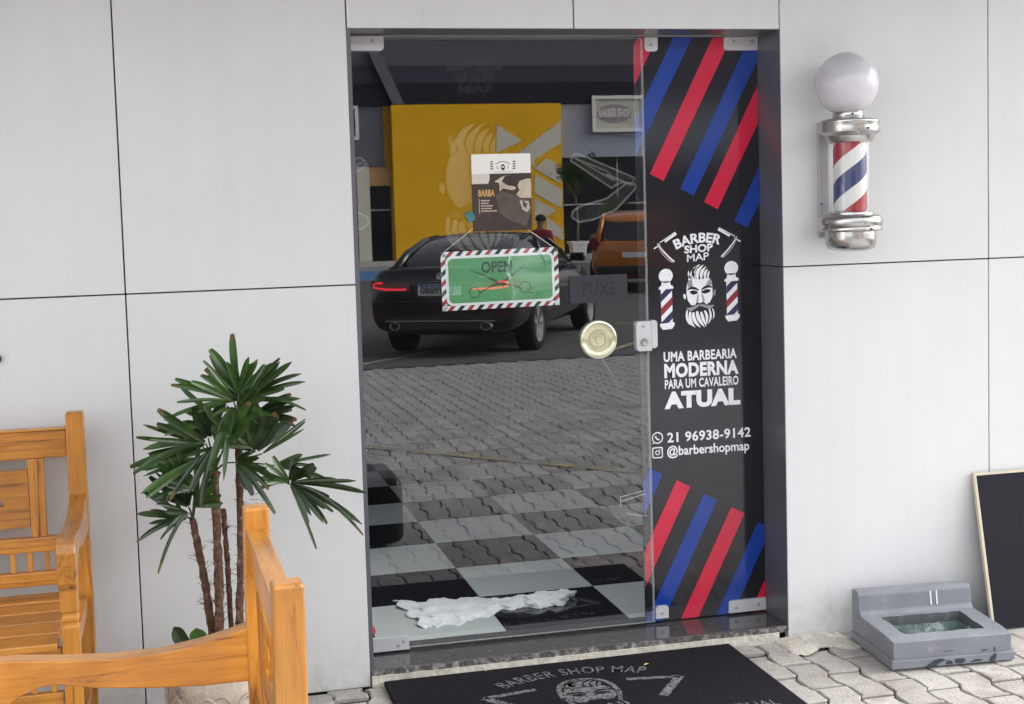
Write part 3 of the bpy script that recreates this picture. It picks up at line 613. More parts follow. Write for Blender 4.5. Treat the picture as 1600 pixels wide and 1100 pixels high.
for zz0 in (hh - .016, -hh):
    for k in range(-1, 27):
        m__ = seq[k % 4]
        if m__: ss(-hw + k * .0165, zz0, True, k, m__)
for xx0 in (-hw, hw - .016):
    for k in range(-1, 12):
        m__ = seq[(k + 1) % 4]
        if m__: ss(xx0, -hh + .012 + k * .0165, False, k, m__) if -hh + .012 + k * .0165 < hh - .03 else None
def rr2(h1, h2, r): return [(sx * (h1 - r) + r * math.cos(a), sz * (h2 - r) + r * math.sin(a)) for sx, sz, a0 in ((1, 1, 0), (-1, 1, 90), (-1, -1, 180), (1, -1, 270)) for a in [rad(a0 + 15 * k) for k in range(7)]]
MB().prism(rr2(hw - .0155, hh - .0155, .022), -.002, .0, 'y').build('inner_rim', 'sign_white', sign); MB().prism(rr2(hw - .024, hh - .024, .016), -.003, -.002, 'y').build('face', 'sign_green', sign)
text('lettering', 'OPEN', rectY(-.066, .040, .022, .061, -.0036), 'sign_text', sign, bold=.03)
sc = MB()
sc.flat(stroke([(-.105, .034), (-.06, .016), (-.02, -.006), (.012, -.02)], .002, .012), -.0036); sc.flat(stroke([(.088, .044), (.05, .018), (.018, -.004), (-.01, -.018)], .002, .012), -.0037)
sc.flat(stroke(bez((.01, -.018), (.045, -.020), (.07, -.038)), .008, .004), -.0036); sc.flat(stroke(bez((-.01, -.016), (-.04, -.022), (-.075, -.045)), .008, .004), -.0036)
for cx_, cz_, r_ in ((-.092, -.042, .0185), (.083, -.032, .0205)):
    v = []; f = []
    for k in range(24): a = 2 * math.pi * k / 24; v += [(cx_ + (r_ - .0028) * math.cos(a), -.0038, cz_ + (r_ - .0028) * math.sin(a)), (cx_ + r_ * math.cos(a), -.0038, cz_ + r_ * math.sin(a))]
    for k in range(24): j = (k + 1) % 24; f.append((2 * k, 2 * k + 1, 2 * j + 1, 2 * j))
    sc.add(v, f)
sc.flat(stroke([(.095, -.05), (.112, -.052)], .004, .002), -.0037); sc.build('scissors', 'sign_text', sign)
stg = MB().tube([(-.196, .001, .094), (.0, .004, .235)], .0011, 6).tube([(.193, .001, .094), (.0, .004, .235)], .0011, 6); stg.build('hanging_string', 'string', sign)
# teal rosette beside the poster
rs = MB(); r = random.Random(5)
for k in range(11):
    a = 2 * math.pi * k / 11; l = r.uniform(.014, .022); c_, s_ = math.cos(a), math.sin(a)
    rs.add([(0, 0, 0), (c_ * l * .6 - s_ * .005, -.004, s_ * l * .6 + c_ * .005), (c_ * l, -.006, s_ * l), (c_ * l * .6 + s_ * .005, -.003, s_ * l * .6 - c_ * .005)], [(0, 1, 2, 3)])
ro = rs.build('rosette', 'teal'); ro.location = (.407, DY - .002, 1.492); tag(ro, 'tiny teal rosette stuck at the lower left edge of the brown poster', 'ornament')

# ------------------------------------------------------------ things on the shop floor
cl = MB(); r = random.Random(11); NU, NV = 130, 54
ctr = [(.215, .57), (.30, .56), (.40, .56), (.50, .575), (.57, .575), (.64, .56), (.72, .555), (.80, .565), (.845, .585)]
wid = [.36, .34, .33, .25, .13, .12, .15, .14, .03]
def lerp(t, L_):
    k = min(int(t * (len(L_) - 1)), len(L_) - 2); q = t * (len(L_) - 1) - k; a, b = L_[k], L_[k + 1]
    return tuple(x + (y - x) * q for x, y in zip(a, b)) if isinstance(a, tuple) else a + (b - a) * q
V = []
for i in range(NU + 1):
    t = i / NU; cx_, cy_ = lerp(t, ctr); wd_ = lerp(t, wid) * (1 + .07 * math.sin(t * 37) + .05 * math.sin(t * 83 + 1) + .03 * math.sin(t * 171))
    for j in range(NV + 1):
        s_ = j / NV - .5
        q1 = mnoise.ridged_multi_fractal(Vector((t * 1.6, s_ * 4.2 + math.sin(t * 5) * .5, 3.1)), 1.0, 2.1, 3, 1.0, 2.0); q2 = mnoise.ridged_multi_fractal(Vector((t * 13, s_ * 7, 8.2)), .9, 2.2, 4, 1.0, 2.0); q3 = mnoise.noise(Vector((t * 60, s_ * 30, 1)))
        bunch = min(1, max(0, (t - .48) * 6))
        z = .0508 + max(0, (.0095 * q1 - .004) * (1 - .3 * bunch) + (.0012 + .012 * bunch) * q2 + .0012 * q3) * (1 - (2 * abs(s_)) ** 8)
        V.append((cx_ + .012 * math.sin(s_ * 19 + t * 7) + (.02 * s_ if t > .1 else -.05 * s_), cy_ + s_ * wd_ + .01 * math.sin(t * 43), z))
cl.add(V, [(i * (NV + 1) + j, (i + 1) * (NV + 1) + j, (i + 1) * (NV + 1) + j + 1, i * (NV + 1) + j + 1) for i in range(NU) for j in range(NV)])
co = cl.build('floor_cloth', 'cloth', smooth=True); tag(co, 'crumpled white cloth lying on the checkered tiles just inside the door', 'cloth')
so_ = co.modifiers.new('s', 'SOLIDIFY'); so_.thickness = .002; so_.offset = -1
rb = MB().lathe([(.004, 0), (.018, .003), (.024, .012), (.024, .022), (.018, .032), (.006, .037)], n=20).build('door_stop', 'red_rubber', smooth=True); rb.location = (.045, .36, .0497); tag(rb, 'small round red rubber stop on the tile by the bottom left hinge', 'door stop')
# black pouf in front of the door, seen only in the glass
pf = MB().box(-.02, .42, -1.98, -1.53, .02, .33); pf = pf.build('pouf', 'black_plastic', bevel=.05, seg=4); pf.location = (0, 0, gz(-1.7)); tag(pf, 'low black box stool, mirrored at the lower left of the door glass', 'stool')

# ------------------------------------------------------------ door mat
dm = MB().box(.04, 1.228, -.80, -.012, 0, .016); dmat = dm.build('door_mat', 'mat_black', bevel=.004); tag(dmat, 'black carpet door mat with grey BARBER SHOP MAP print on the pavement', 'door mat')
dmat.location = (0, 0, -.002)
mz = .0166
def marc(u, v): a = (u - .5) * 1.06; rr = .44 + .062 * v; return (.625 + rr * math.sin(a) * 1.02, -.588 + rr * math.cos(a) * 1.0, mz)
text('lettering', 'BARBER SHOP MAP', marc, 'mat_print', dmat, bold=.012, space=1.12)
def MX(a, b): return (.632 + (a - 512) * .00062, -.205 - (b - 402) * .00050, mz)
mf = [stroke(bez((372, 700), (360, 380), (520, 385)), 26), stroke(bez((510, 385), (690, 380), (660, 700)), 26), stroke([(372, 690), (400, 820)], 22), stroke([(662, 690), (630, 830)], 22)]
deco(mf + [p for p in pale], MX, 'face_print', 'mat_print', dmat); [deco([q], lambda a, b: MX(a, b)[:2] + (mz + .0004,), 'face_feature', 'mat_black', dmat) for q in dark]
for sg in (-1, 1):
    q = [stroke([(.632 + sg * .15, -.245), (.632 + sg * .32, -.272)], .022), stroke([(.632 + sg * .32, -.270), (.632 + sg * .21, -.42)], .03)]
    deco(q, lambda a, b: (a, b, mz), 'razor_print', 'mat_print', dmat)
text('lettering', 'ATUAL', lambda u, v: (.98 + .17 * u, -.60 + .045 * v, mz), 'mat_print', dmat, bold=.0)

for k, (x_, y_, a_, lb_) in enumerate(((.885, -.14, .4, 'tiny yellow petal lying on the black mat right of the printed name'), (.70, -.02, 1.2, 'tiny yellow petal caught at the back edge of the black mat'), (.37, -.025, 2.0, 'tiny pale petal at the back left of the black mat'))):
    pe = MB().add([(-.012, 0, 0), (0, -.005, .003), (.012, 0, .001), (0, .005, .003)], [(0, 1, 2, 3)]).build('fallen_petal', 'petal'); pe.location = (x_, y_, .0172); pe.rotation_euler = (0, 0, a_); tag(pe, lb_, 'petal', 'petals on the door mat')

# ------------------------------------------------------------ barber pole lamp
bpole = thing('barber_pole', 'chrome barber pole lamp with white globe and red, white and blue stripes on the wall', 'barber pole', (1.638, -.13, 0))
MB().box(-.055, .03, .118, .1295, 1.385, 1.775).build('mounting_plate', 'plate_grey', bpole, bevel=.003)
MB().box(-.03, .03, .06, .119, 1.42, 1.455).box(-.03, .03, .06, .119, 1.735, 1.762).build('bracket', 'chrome', bpole, bevel=.003)
sp = [(.1035 * math.sin(math.pi * k / 24 * .93), 1.894 + .1035 * math.cos(math.pi * k / 24 * .93)) for k in range(25)][::-1]
MATS['globe_white'].node_tree.nodes['Principled BSDF'].inputs['Subsurface Weight'].default_value = .8; MATS['globe_white'].node_tree.nodes['Principled BSDF'].inputs['Subsurface Radius'].default_value = (.09, .09, .09)
gl_ = MB().lathe(sp, cx=-.008, n=48).build('globe', 'globe_white', bpole, auto=60)
MB().lathe([(.050, 1.782), (.052, 1.786), (.050, 1.80), (.047, 1.806), (.04, 1.808)], cx=-.005, n=40).build('neck_ring', 'chrome', bpole, auto=50)
MB().lathe([(.060, 1.700), (.072, 1.702), (.078, 1.712), (.080, 1.722), (.090, 1.727), (.0985, 1.735), (.100, 1.750), (.098, 1.762), (.100, 1.766), (.099, 1.771), (.090, 1.776), (.06, 1.782), (.05, 1.784)], n=48).build('top_cap', 'chrome', bpole, auto=40)
mb = MB().lathe([(.0695, 1.468), (.0695, 1.706)], n=40, cap=False); mb.build('glass_tube', 'tube_glass', bpole, smooth=True)
m = bpy.data.materials.new('pole_stripes'); m.use_nodes = True; t = m.node_tree; b = t.nodes['Principled BSDF']; b.inputs['Roughness'].default_value = .35
tc = t.nodes.new('ShaderNodeTexCoord'); sx = t.nodes.new('ShaderNodeSeparateXYZ'); lk(t, tc.outputs['Object'], sx.inputs[0])
at = t.nodes.new('ShaderNodeMath'); at.operation = 'ARCTAN2'; lk(t, sx.outputs[1], at.inputs[0]); lk(t, sx.outputs[0], at.inputs[1])
m1 = t.nodes.new('ShaderNodeMath'); m1.operation = 'MULTIPLY'; m1.inputs[1].default_value = -1 / (2 * math.pi); lk(t, at.outputs[0], m1.inputs[0])
m2 = t.nodes.new('ShaderNodeMath'); m2.operation = 'MULTIPLY_ADD'; m2.inputs[1].default_value = 1 / .245; m2.inputs[2].default_value = .855; lk(t, sx.outputs[2], m2.inputs[0])
m3 = t.nodes.new('ShaderNodeMath'); m3.operation = 'ADD'; lk(t, m1.outputs[0], m3.inputs[0]); lk(t, m2.outputs[0], m3.inputs[1])
m4 = t.nodes.new('ShaderNodeMath'); m4.operation = 'FRACT'; lk(t, m3.outputs[0], m4.inputs[0])
cr = t.nodes.new('ShaderNodeValToRGB'); cr.color_ramp.interpolation = 'CONSTANT'; e = cr.color_ramp.elements
e[0].position = 0; e[0].color = (.36, .02, .035, 1); e[1].position = .27; e[1].color = (.72, .72, .70, 1)
for p_, c_ in ((.5, (.03, .045, .16, 1)), (.77, (.72, .72, .70, 1))): k = e.new(p_); k.color = c_
lk(t, m4.outputs[0], cr.inputs[0]); lk(t, cr.outputs[0], b.inputs['Base Color']); MATS['pole_stripes'] = m
mb = MB().lathe([(.0545, 1.470), (.0545, 1.704)], n=44, cap=False); mb.build('striped_cylinder', 'pole_stripes', bpole, smooth=True)
MB().lathe([(.055, 1.475), (.070, 1.474), (.077, 1.470), (.078, 1.464), (.088, 1.462), (.100, 1.458), (.105, 1.452), (.105, 1.428), (.102, 1.424), (.105, 1.419), (.104, 1.412), (.095, 1.408), (.06, 1.406)], n=48).build('bottom_cap', 'chrome', bpole, auto=40)
MB().lathe([(.084, 1.407), (.085, 1.385), (.083, 1.365), (.075, 1.350), (.055, 1.343), (.01, 1.341)], n=40).build('bottom_cup', 'chrome', bpole, auto=50)
for x_, y_, z_ in ((-.015, -.051, 1.793), (.015, -.1, 1.743), (.02, -.105, 1.416), (-.047, .115, 1.50)):
    s_ = MB().lathe([(.0035, 0), (.003, .003), (.001, .004)], n=10).build('screw', 'black_plastic', bpole); s_.location = (x_, y_, z_); s_.rotation_euler = (rad(90), 0, 0)

# ------------------------------------------------------------ tub, board, wall hook
tub = thing('wash_tub', 'chipped grey painted concrete foot trough standing against the white wall', 'trough', (1.853, -.245, 0), rad(-4.5))
def rb_(v, dy): return v
x0, x1, y0, y1 = -.205, .205, -.165, .165
shell = MB().box(x0 - .008, x1 + .008, y0 - .008, y1, 0, .030); shell.build('base', 'tub_grey', tub, bevel=.004)
# body with basin: side walls, front wall, back upstand
prof = [(y0, .028), (y0, .088), (y0 + .06, .094), (y1 - .075, .100), (y1 - .062, .112), (y1 - .055, .165), (y1 - .045, .178), (y1 - .004, .178), (y1, .172), (y1, .028)]
bo = MB().prism(prof, x0, x1, 'x').build('body', ['tub_grey', 'tub_rim'], tub)
md = bo.modifiers.new('b', 'BEVEL'); md.width = .008; md.segments = 3; md.limit_method = 'ANGLE'; md.angle_limit = rad(30)
cq = MB(); r = random.Random(2); lo_, hi_ = [], []
NE = 40
for k in range(NE):      # broken, uneven basin edge
    t_ = k / NE * 4; q = int(t_); u = t_ - q; c4 = [(x0 + .060, y0 + .055), (x1 - .062, y0 + .055), (x1 - .062, y1 - .098), (x0 + .060, y1 - .098)]; a4, b4 = c4[q], c4[(q + 1) % 4]
    jx, jy = r.uniform(-.004, .004), r.uniform(-.004, .004); X_, Y_ = a4[0] + (b4[0] - a4[0]) * u + jx, a4[1] + (b4[1] - a4[1]) * u + jy
    hi_.append((X_, Y_, .13)); lo_.append((X_ * .96, (Y_ + .02) * .95 - .02, .032))
cq.loft([lo_, hi_]); cuto = cq.build('cut', 'tub_rim'); cuto.location = tub.location; cuto.rotation_euler = tub.rotation_euler
bpy.context.view_layer.update(); bmd = bo.modifiers.new('c', 'BOOLEAN'); bmd.object = cuto; bmd.solver = 'EXACT'; bpy.context.view_layer.update()
me = bpy.data.meshes.new_from_object(bo.evaluated_get(bpy.context.evaluated_depsgraph_get())); bo.modifiers.clear(); bo.data = me; bpy.data.objects.remove(cuto)
bs = MB(); r = random.Random(2); N = 22; V = []
for i in range(N + 1):
    for j in range(N + 1):
        u, v = i / N, j / N; edge = min(u, 1 - u, v, 1 - v); z = .040 + .03 * max(0, 1 - edge * 7) ** 1.5 + r.uniform(-.002, .003)
        V.append((x0 + .069 + (x1 - x0 - .140) * u, y0 + .062 + (y1 - .10 - y0 - .072) * v, z))
bs.add(V, [(i * (N + 1) + j, (i + 1) * (N + 1) + j, (i + 1) * (N + 1) + j + 1, i * (N + 1) + j + 1) for i in range(N) for j in range(N)]); bs.build('basin', 'tub_inside', tub, smooth=True)
chips = [[(-.10, .004), (-.07, .022), (-.045, .027), (-.03, .020), (-.05, .012), (-.065, .002)], [(-.03, .006), (-.025, .018), (-.008, .016), (-.005, .005)], [(.0, .010), (.004, .02), (.02, .021), (.04, .018), (.035, .008), (.02, .004)], [(.05, .006), (.075, .014), (.10, .012), (.09, .007)], [(.12, .004), (.125, .015), (.142, .028), (.147, .028), (.146, .012), (.135, .002)]]
MB_ = MB()
for p in chips: MB_.flat(p, y0 - .0095)
MB_.flat([(.10, .036), (.12, .038), (.118, .041), (.10, .040)], y0 - .0012); MB_.flat([(.142, .033), (.148, .033), (.146, .048), (.143, .046)], y0 - .0012); MB_.flat([(-.03, .044), (.0, .046), (.005, .0475), (-.03, .047)], y0 - .0012)
MB_.build('paint_chip', 'tub_chip', tub)
dr = MB()
for x_ in (.025, .048): dr.flat(stroke([(x_ - .004, .172), (x_, .14), (x_ + .002, .118)], .0045, .003), 0)
dr = MB(); 
for x_ in (.055, .077): dr.add([(x_ + dx_, y1 - .0555 - .0015 - (.172 - z_) * .12, z_) for dx_, z_ in ((-.002, .166), (.003, .166), (.004, .118), (-.001, .118))], [(0, 1, 2, 3)])
dr.build('paint_drip', 'tape', tub)
board = thing('leaning_board', 'black board with pale wooden edge leaning on the white wall at the right', 'board', (2.160, -.140, .002))
board.rotation_euler = (rad(-12.4), 0, 0)
MB().box(.010, .80, 0, .012, 0, .535).build('face_sheet', 'board_black', board)
MB().box(0, .0095, -.001, .013, 0, .545).box(.010, .80, -.001, .013, .5355, .545).build('edge_strip', 'board_edge', board)
hk = MB().lathe([(.004, 0), (.013, .002), (.015, .01), (.010, .016), (.002, .018)], n=20).build('wall_knob', 'black_plastic', smooth=True); hk.location = (-1.077, -.001, 1.116); hk.rotation_euler = (rad(90), 0, 0); tag(hk, 'small black knob on the white wall at the far left edge', 'knob')
# mortar lump beside the door jamb
mo = MB(); r = random.Random(9); V = []; NX, NY = 22, 7
for i in range(NX + 1):
    for j in range(NY + 1):
        u, v = i / NX, j / NY; V.append((1.40 + .25 * u, -.002 - .145 * v * (1 + .2 * math.sin(u * 9)), max(-.008, .016 * math.sin(math.pi * min(1, u * 1.02)) ** .4 * (1 - v ** 3) + r.uniform(-.003, .003))))
mo.add(V, [(i * (NY + 1) + j, i * (NY + 1) + j + 1, (i + 1) * (NY + 1) + j + 1, (i + 1) * (NY + 1) + j) for i in range(NX) for j in range(NY)]); mo.build('mortar_patch', 'mortar', pavement, smooth=True)

# ------------------------------------------------------------ wooden seats
def seat(name, label, loc, rz, W, cat):
    t = thing(name, label, cat, loc, rz, 'matching honey coloured wooden seats'); hw = W / 2; pw = .0245
    def fx(y): return y
    for s in (-1, 1):      # back posts
        x = s * (hw - pw); m_ = MB(); secs = []
        for z, w_, y_ in ((0, .024, .0), (.42, .027, .0), (.70, .0265, -.003), (.945, .0250, -.0), (.957, .0250, -.0)): secs.append([(x - w_, y_ - w_, z), (x + w_, y_ - w_, z), (x + w_, y_ + w_, z), (x - w_, y_ + w_, z)])
        secs.append([(x - .0215, -.0215, .963), (x + .0215, -.0215, .963), (x + .0215, .0215, .963), (x - .0215, .0215, .963)])
        m_.loft(secs).build('post', 'wood_z', t, bevel=.003)
    iw = hw - 2 * pw - .0005
    def rail(nm, z0, z1, y0, y1): return MB().box(-iw, iw, y0, y1, z0, z1).build(nm, 'wood_x', t, bevel=.004)
    rail('top_rail', .832, .912, -.016, .014); MB().box(-iw, iw, -.022, .018, .9125, .920).build('top_moulding', 'wood_x', t, bevel=.003)
    rail('middle_rail', .556, .600, -.016, .014); rail('lower_rail', .455, .497, -.016, .014)
    MB().box(-iw, iw, -.019, .0165, .574, .580).build('rail_moulding', 'wood_x', t, bevel=.002)
    MB().box(-iw, iw, -.019, .0165, .470, .476).build('rail_moulding', 'wood_x', t, bevel=.002)
    n = max(5, int(2 * iw / .047))
    for k in range(n): x = -iw + (k + .5) * 2 * iw / n; MB().box(x - .007, x + .007, -.009, .007, .4975, .5555).build('spindle', 'wood_z', t, bevel=.002)
    pwid = min(.30, iw - .09) if W > .9 else iw - .10
    cs_ = (-(iw - .055 - pwid), iw - .055 - pwid) if W > .9 else (0,)
    if W > .9: pwid = .20; cs_ = (-(iw - .088 - pwid * .9), iw - .088 - pwid * .9) 
    for cx_ in cs_:
        for s in (-1, 1):
            x = cx_ + s * (pwid - .022)
            MB().box(x - .022, x + .022, -.013, .011, .6005, .8315).build('slat', 'wood_z', t, bevel=.002); MB().box(x - .004, x + .004, -.0165, .0145, .6005, .8315).build('slat_bead', 'wood_z', t, bevel=.002)
        p = pwid - .046; zc = .715
        hol = []
        for s in (-1, 1): hol.append(stroke(bez((cx_ + s * .012, zc - .012), (cx_ + s * .05, zc + .012), (cx_ + s * .085, zc - .018)), .002, .002, .03))
        hol.append([(cx_ + .016 * math.cos(a), zc + .045 + .022 * math.sin(a)) for a in [2 * math.pi * k / 14 for k in range(14)]])
        MB().prism([(cx_ - p, .630), (cx_ + p, .630), (cx_ + p, .800), (cx_ - p, .800)], -.010, .008, 'y', holes=hol).build('splat', 'wood_x', t)
    for k in range(5): y = -.075 - k * .108; MB().box(-hw + .058, hw - .058, y - .047, y + .047, .418, .438).build('seat_slat', 'wood_x', t, bevel=.004)
    yf = -.515
    # arms
    arm = [(-.0262, .722), (-.06, .712), (-.12, .698), (-.20, .687), (-.29, .687), (-.38, .693), (-.47, .703), (-.53, .704), (-.556, .695), (-.567, .672), (-.566, .63), (-.562, .592), (-.552, .576), (-.53, .572), (-.508, .586), (-.49, .612), (-.465, .632), (-.43, .646), (-.40, .649), (-.33, .634), (-.22, .620), (-.12, .613), (-.0262, .612)]
    for s in (-1, 1):
        x = s * (hw - pw)
        MB().prism(arm, x - .024, x + .024, 'x').build('arm', 'wood_y', t, bevel=.006, seg=3)
        lg = MB(); secs = []
        for z, w_ in ((0, .021), (.33, .022), (.47, .0225), (.476, .0185), (.482, .0185), (.488, .0225), (.496, .0225), (.502, .0185), (.508, .0185), (.514, .0225), (.575, .0225)): secs.append([(x - w_, yf - w_, z), (x + w_, yf - w_, z), (x + w_, yf + w_, z), (x - w_, yf + w_, z)])
        lg.loft(secs).build('front_leg', 'wood_z', t, bevel=.002)
        MB().box(x - .011, x + .011, yf + .0235, -.0265, .375, .417).build('side_rail', 'wood_y', t, bevel=.003)
        MB().box(x - .011, x + .011, yf + .0235, -.0265, .12, .155).build('side_stretcher', 'wood_y', t, bevel=.003)
    MB().box(-iw, iw, yf - .012, yf + .012, .372, .417).build('apron', 'wood_x', t, bevel=.003); MB().box(-iw, iw, yf - .012, yf + .012, .268, .300).build('apron_rail', 'wood_x', t, bevel=.003)
    for k in range(n): x = -iw + (k + .5) * 2 * iw / n; MB().box(x - .007, x + .007, yf - .008, yf + .008, .3005, .3715).build('spindle', 'wood_z', t, bevel=.002)
    return t
seat('wooden_bench', 'honey coloured wooden bench with carved back standing against the wall at far left', (-.832 - .60, -.120, -.002), 0, 1.20, 'bench')
ch = seat('wooden_armchair', 'honey coloured wooden armchair turned sideways in front of the potted palm', (-.410, -1.85, -.027), rad(-88.7), .655, 'armchair')

# ------------------------------------------------------------ potted palm
palm = thing('potted_palm', 'lady palm with dark green fan leaves in a pale carved pot between the wooden seats', 'plant', (-.468, -.36, -.004))
pr_ = [(.085, 0), (.10, .01), (.135, .06), (.158, .12), (.162, .17), (.153, .215), (.140, .245), (.138, .258), (.152, .266), (.158, .278), (.152, .290), (.138, .292), (.130, .270), (.128, .255)]
pt = MB().lathe(pr_, n=48, cap=False).build('pot', 'pot', palm, auto=40)
cv = MB()      # raised scroll band round the pot
for k in range(9):
    a0 = 2 * math.pi * k / 9
    pts = []
    for q in range(15):
        u = q / 14; a = a0 + u * .80; z = .165 + .030 * math.sin(u * 2 * math.pi); pts.append((.1615 * math.cos(a), .1615 * math.sin(a), z))
    cv.tube(pts, [.003 + .003 * math.sin(math.pi * q / 14) for q in range(15)], 6)
    a1 = a0 + .42
    sp_ = [((.162) * math.cos(a1 + .16 * math.cos(u) * (1 - u / 9)), .162 * math.sin(a1 + .16 * math.cos(u) * (1 - u / 9)), .178 + .026 * math.sin(u) * (1 - u / 9)) for u in [.5 * q for q in range(14)]]
    cv.tube(sp_, .0028, 5)
cv.build('carved_band', 'pot', pt, smooth=True)
MB().lathe([(.127, .262), (.08, .266), (.01, .268)], n=28).build('soil', 'soil', palm)
px0, py0, pz0 = -.468, -.36, -.004
def stemf(pts, r0, fr=60):
    pts = [Vector(p) for p in pts]; r = random.Random(int(abs(pts[0].x) * 1e4)); P = []; R_ = []
    n = 26
    for i in range(n + 1):
        u = i / n * (len(pts) - 1); k = min(int(u), len(pts) - 2); q = u - k; p = pts[k].lerp(pts[k + 1], q); P.append(p + Vector((r.uniform(-.001, .001), r.uniform(-.001, .001), 0))); R_.append(r0 * (1 + .22 * math.sin(i * 2.1) * .5 + r.uniform(-.1, .12)) * (1 - .12 * i / n))
    s = MB().tube(P, R_, 10).build('stem', 'stem', palm, smooth=True)
    fb = MB()
    for k in range(fr):
        p = P[r.randrange(2, n)]; a = r.uniform(0, 6.28); l = r.uniform(.012, .035); d = Vector((math.cos(a), math.sin(a), r.uniform(.1, 1.6))).normalized(); q0 = p + Vector((math.cos(a), math.sin(a), 0)) * r0 * .8
        fb.tube([q0, q0 + d * l * .6, q0 + d * l + Vector((0, 0, -.006))], [.0013, .0008, .0003], 3, cap=False)
    fb.build('stem_fibre', 'fibre', s)['kind'] = 'stuff'
def loc(x, y, z): return Vector((x - px0, y - py0, z - pz0))
stemf([loc(-.488, -.34, .24), loc(-.507, -.34, .46), loc(-.535, -.34, .66)], .0115)
stemf([loc(-.478, -.37, .24), loc(-.470, -.37, .50), loc(-.468, -.37, .80)], .0135)
stemf([loc(-.440, -.33, .24), loc(-.443, -.33, .50), loc(-.448, -.33, .68)], .008, 40)
stemf([loc(-.425, -.35, .24), loc(-.402, -.35, .60), loc(-.398, -.35, .95)], .0115)
def leaflet(mb, base, d, nrm, L, W, droop, blunt):
    """one pleated leaflet: V section strip from base along d"""
    d = d.normalized(); s = d.cross(nrm).normalized(); nn = s.cross(d).normalized(); n = 7; V = []; tw = (hash((round(L * 1e4), round(W * 1e6))) % 100 / 50 - 1) * .5; n = 9
    for i in range(n + 1):
        u = i / n; w_ = W * (.30 + .9 * math.sin(math.pi * min(1, u * .62 + .12)) ** 1.2) * (1 if u < .86 else (1 - (u - .86) / .14 * (.35 if blunt else .85)))
        p = base + d * (L * u) + Vector((0, 0, -droop * L * u * u)) + s * (tw * .32 * L * u * u); k = .32 * w_
        V += [p - s * w_ + nn * k * .6, p - nn * k * .4, p + s * w_ + nn * k * .6]
    mb.m = 0; f = []
    for i in range(n): f += [(3 * i, 3 * i + 1, 3 * i + 4, 3 * i + 3), (3 * i + 1, 3 * i + 2, 3 * i + 5, 3 * i + 4)]
    mb.add(V, f)
    if blunt == 2:
        for q in (-1, -2): mb.mi[q] = 1
def fan(hub, root, aim, spread, ns, L, W, seed, out=0.0, droop=.15):
    """palmate leaf: petiole root -> hub, ns leaflets fanning by spread degrees round aim (degrees in the wall plane, 90 = up), out = lean towards the viewer"""
    r = random.Random(seed); mb = MB(); mb.tube([root, root.lerp(hub, .5) + Vector((0, 0, .01)), hub], [.0035, .0025, .0022], 6)
    ns = ns + 1 + (ns > 5)
    for k in range(ns):
        a = rad(aim + spread * 1.08 * ((k + .5) / ns - .5) + r.uniform(-7, 7)); yo = out + r.uniform(-.25, .25) + .35 * math.cos((k / max(1, ns - 1) - .5) * 3)
        d = Vector((math.cos(a), -yo, math.sin(a))).normalized(); n_ = Vector((r.uniform(-.3, .3), -1, r.uniform(-.1, .5)))
        if abs(d.dot(n_.normalized())) > .92: n_ = Vector((0, 0, 1))
        l = L * r.uniform(.55, 1.18) * (1 - .22 * abs((k + .5) / ns - .5) * 2); bl_ = 2 if r.random() < .16 else 1 if r.random() < .5 else 0
        leaflet(mb, hub + d * .004, d, n_, l, W * r.uniform(.45, .95), (droop + .02) * r.uniform(.3, 2.0) * (1.2 - math.sin(a)), bl_)
    mb.build('leaf', ['leaf', 'leaf_tip'], palm)
T1, T2, T3, T4 = loc(-.398, -.35, .95), loc(-.468, -.37, .80), loc(-.535, -.34, .655), loc(-.40, -.35, .80)
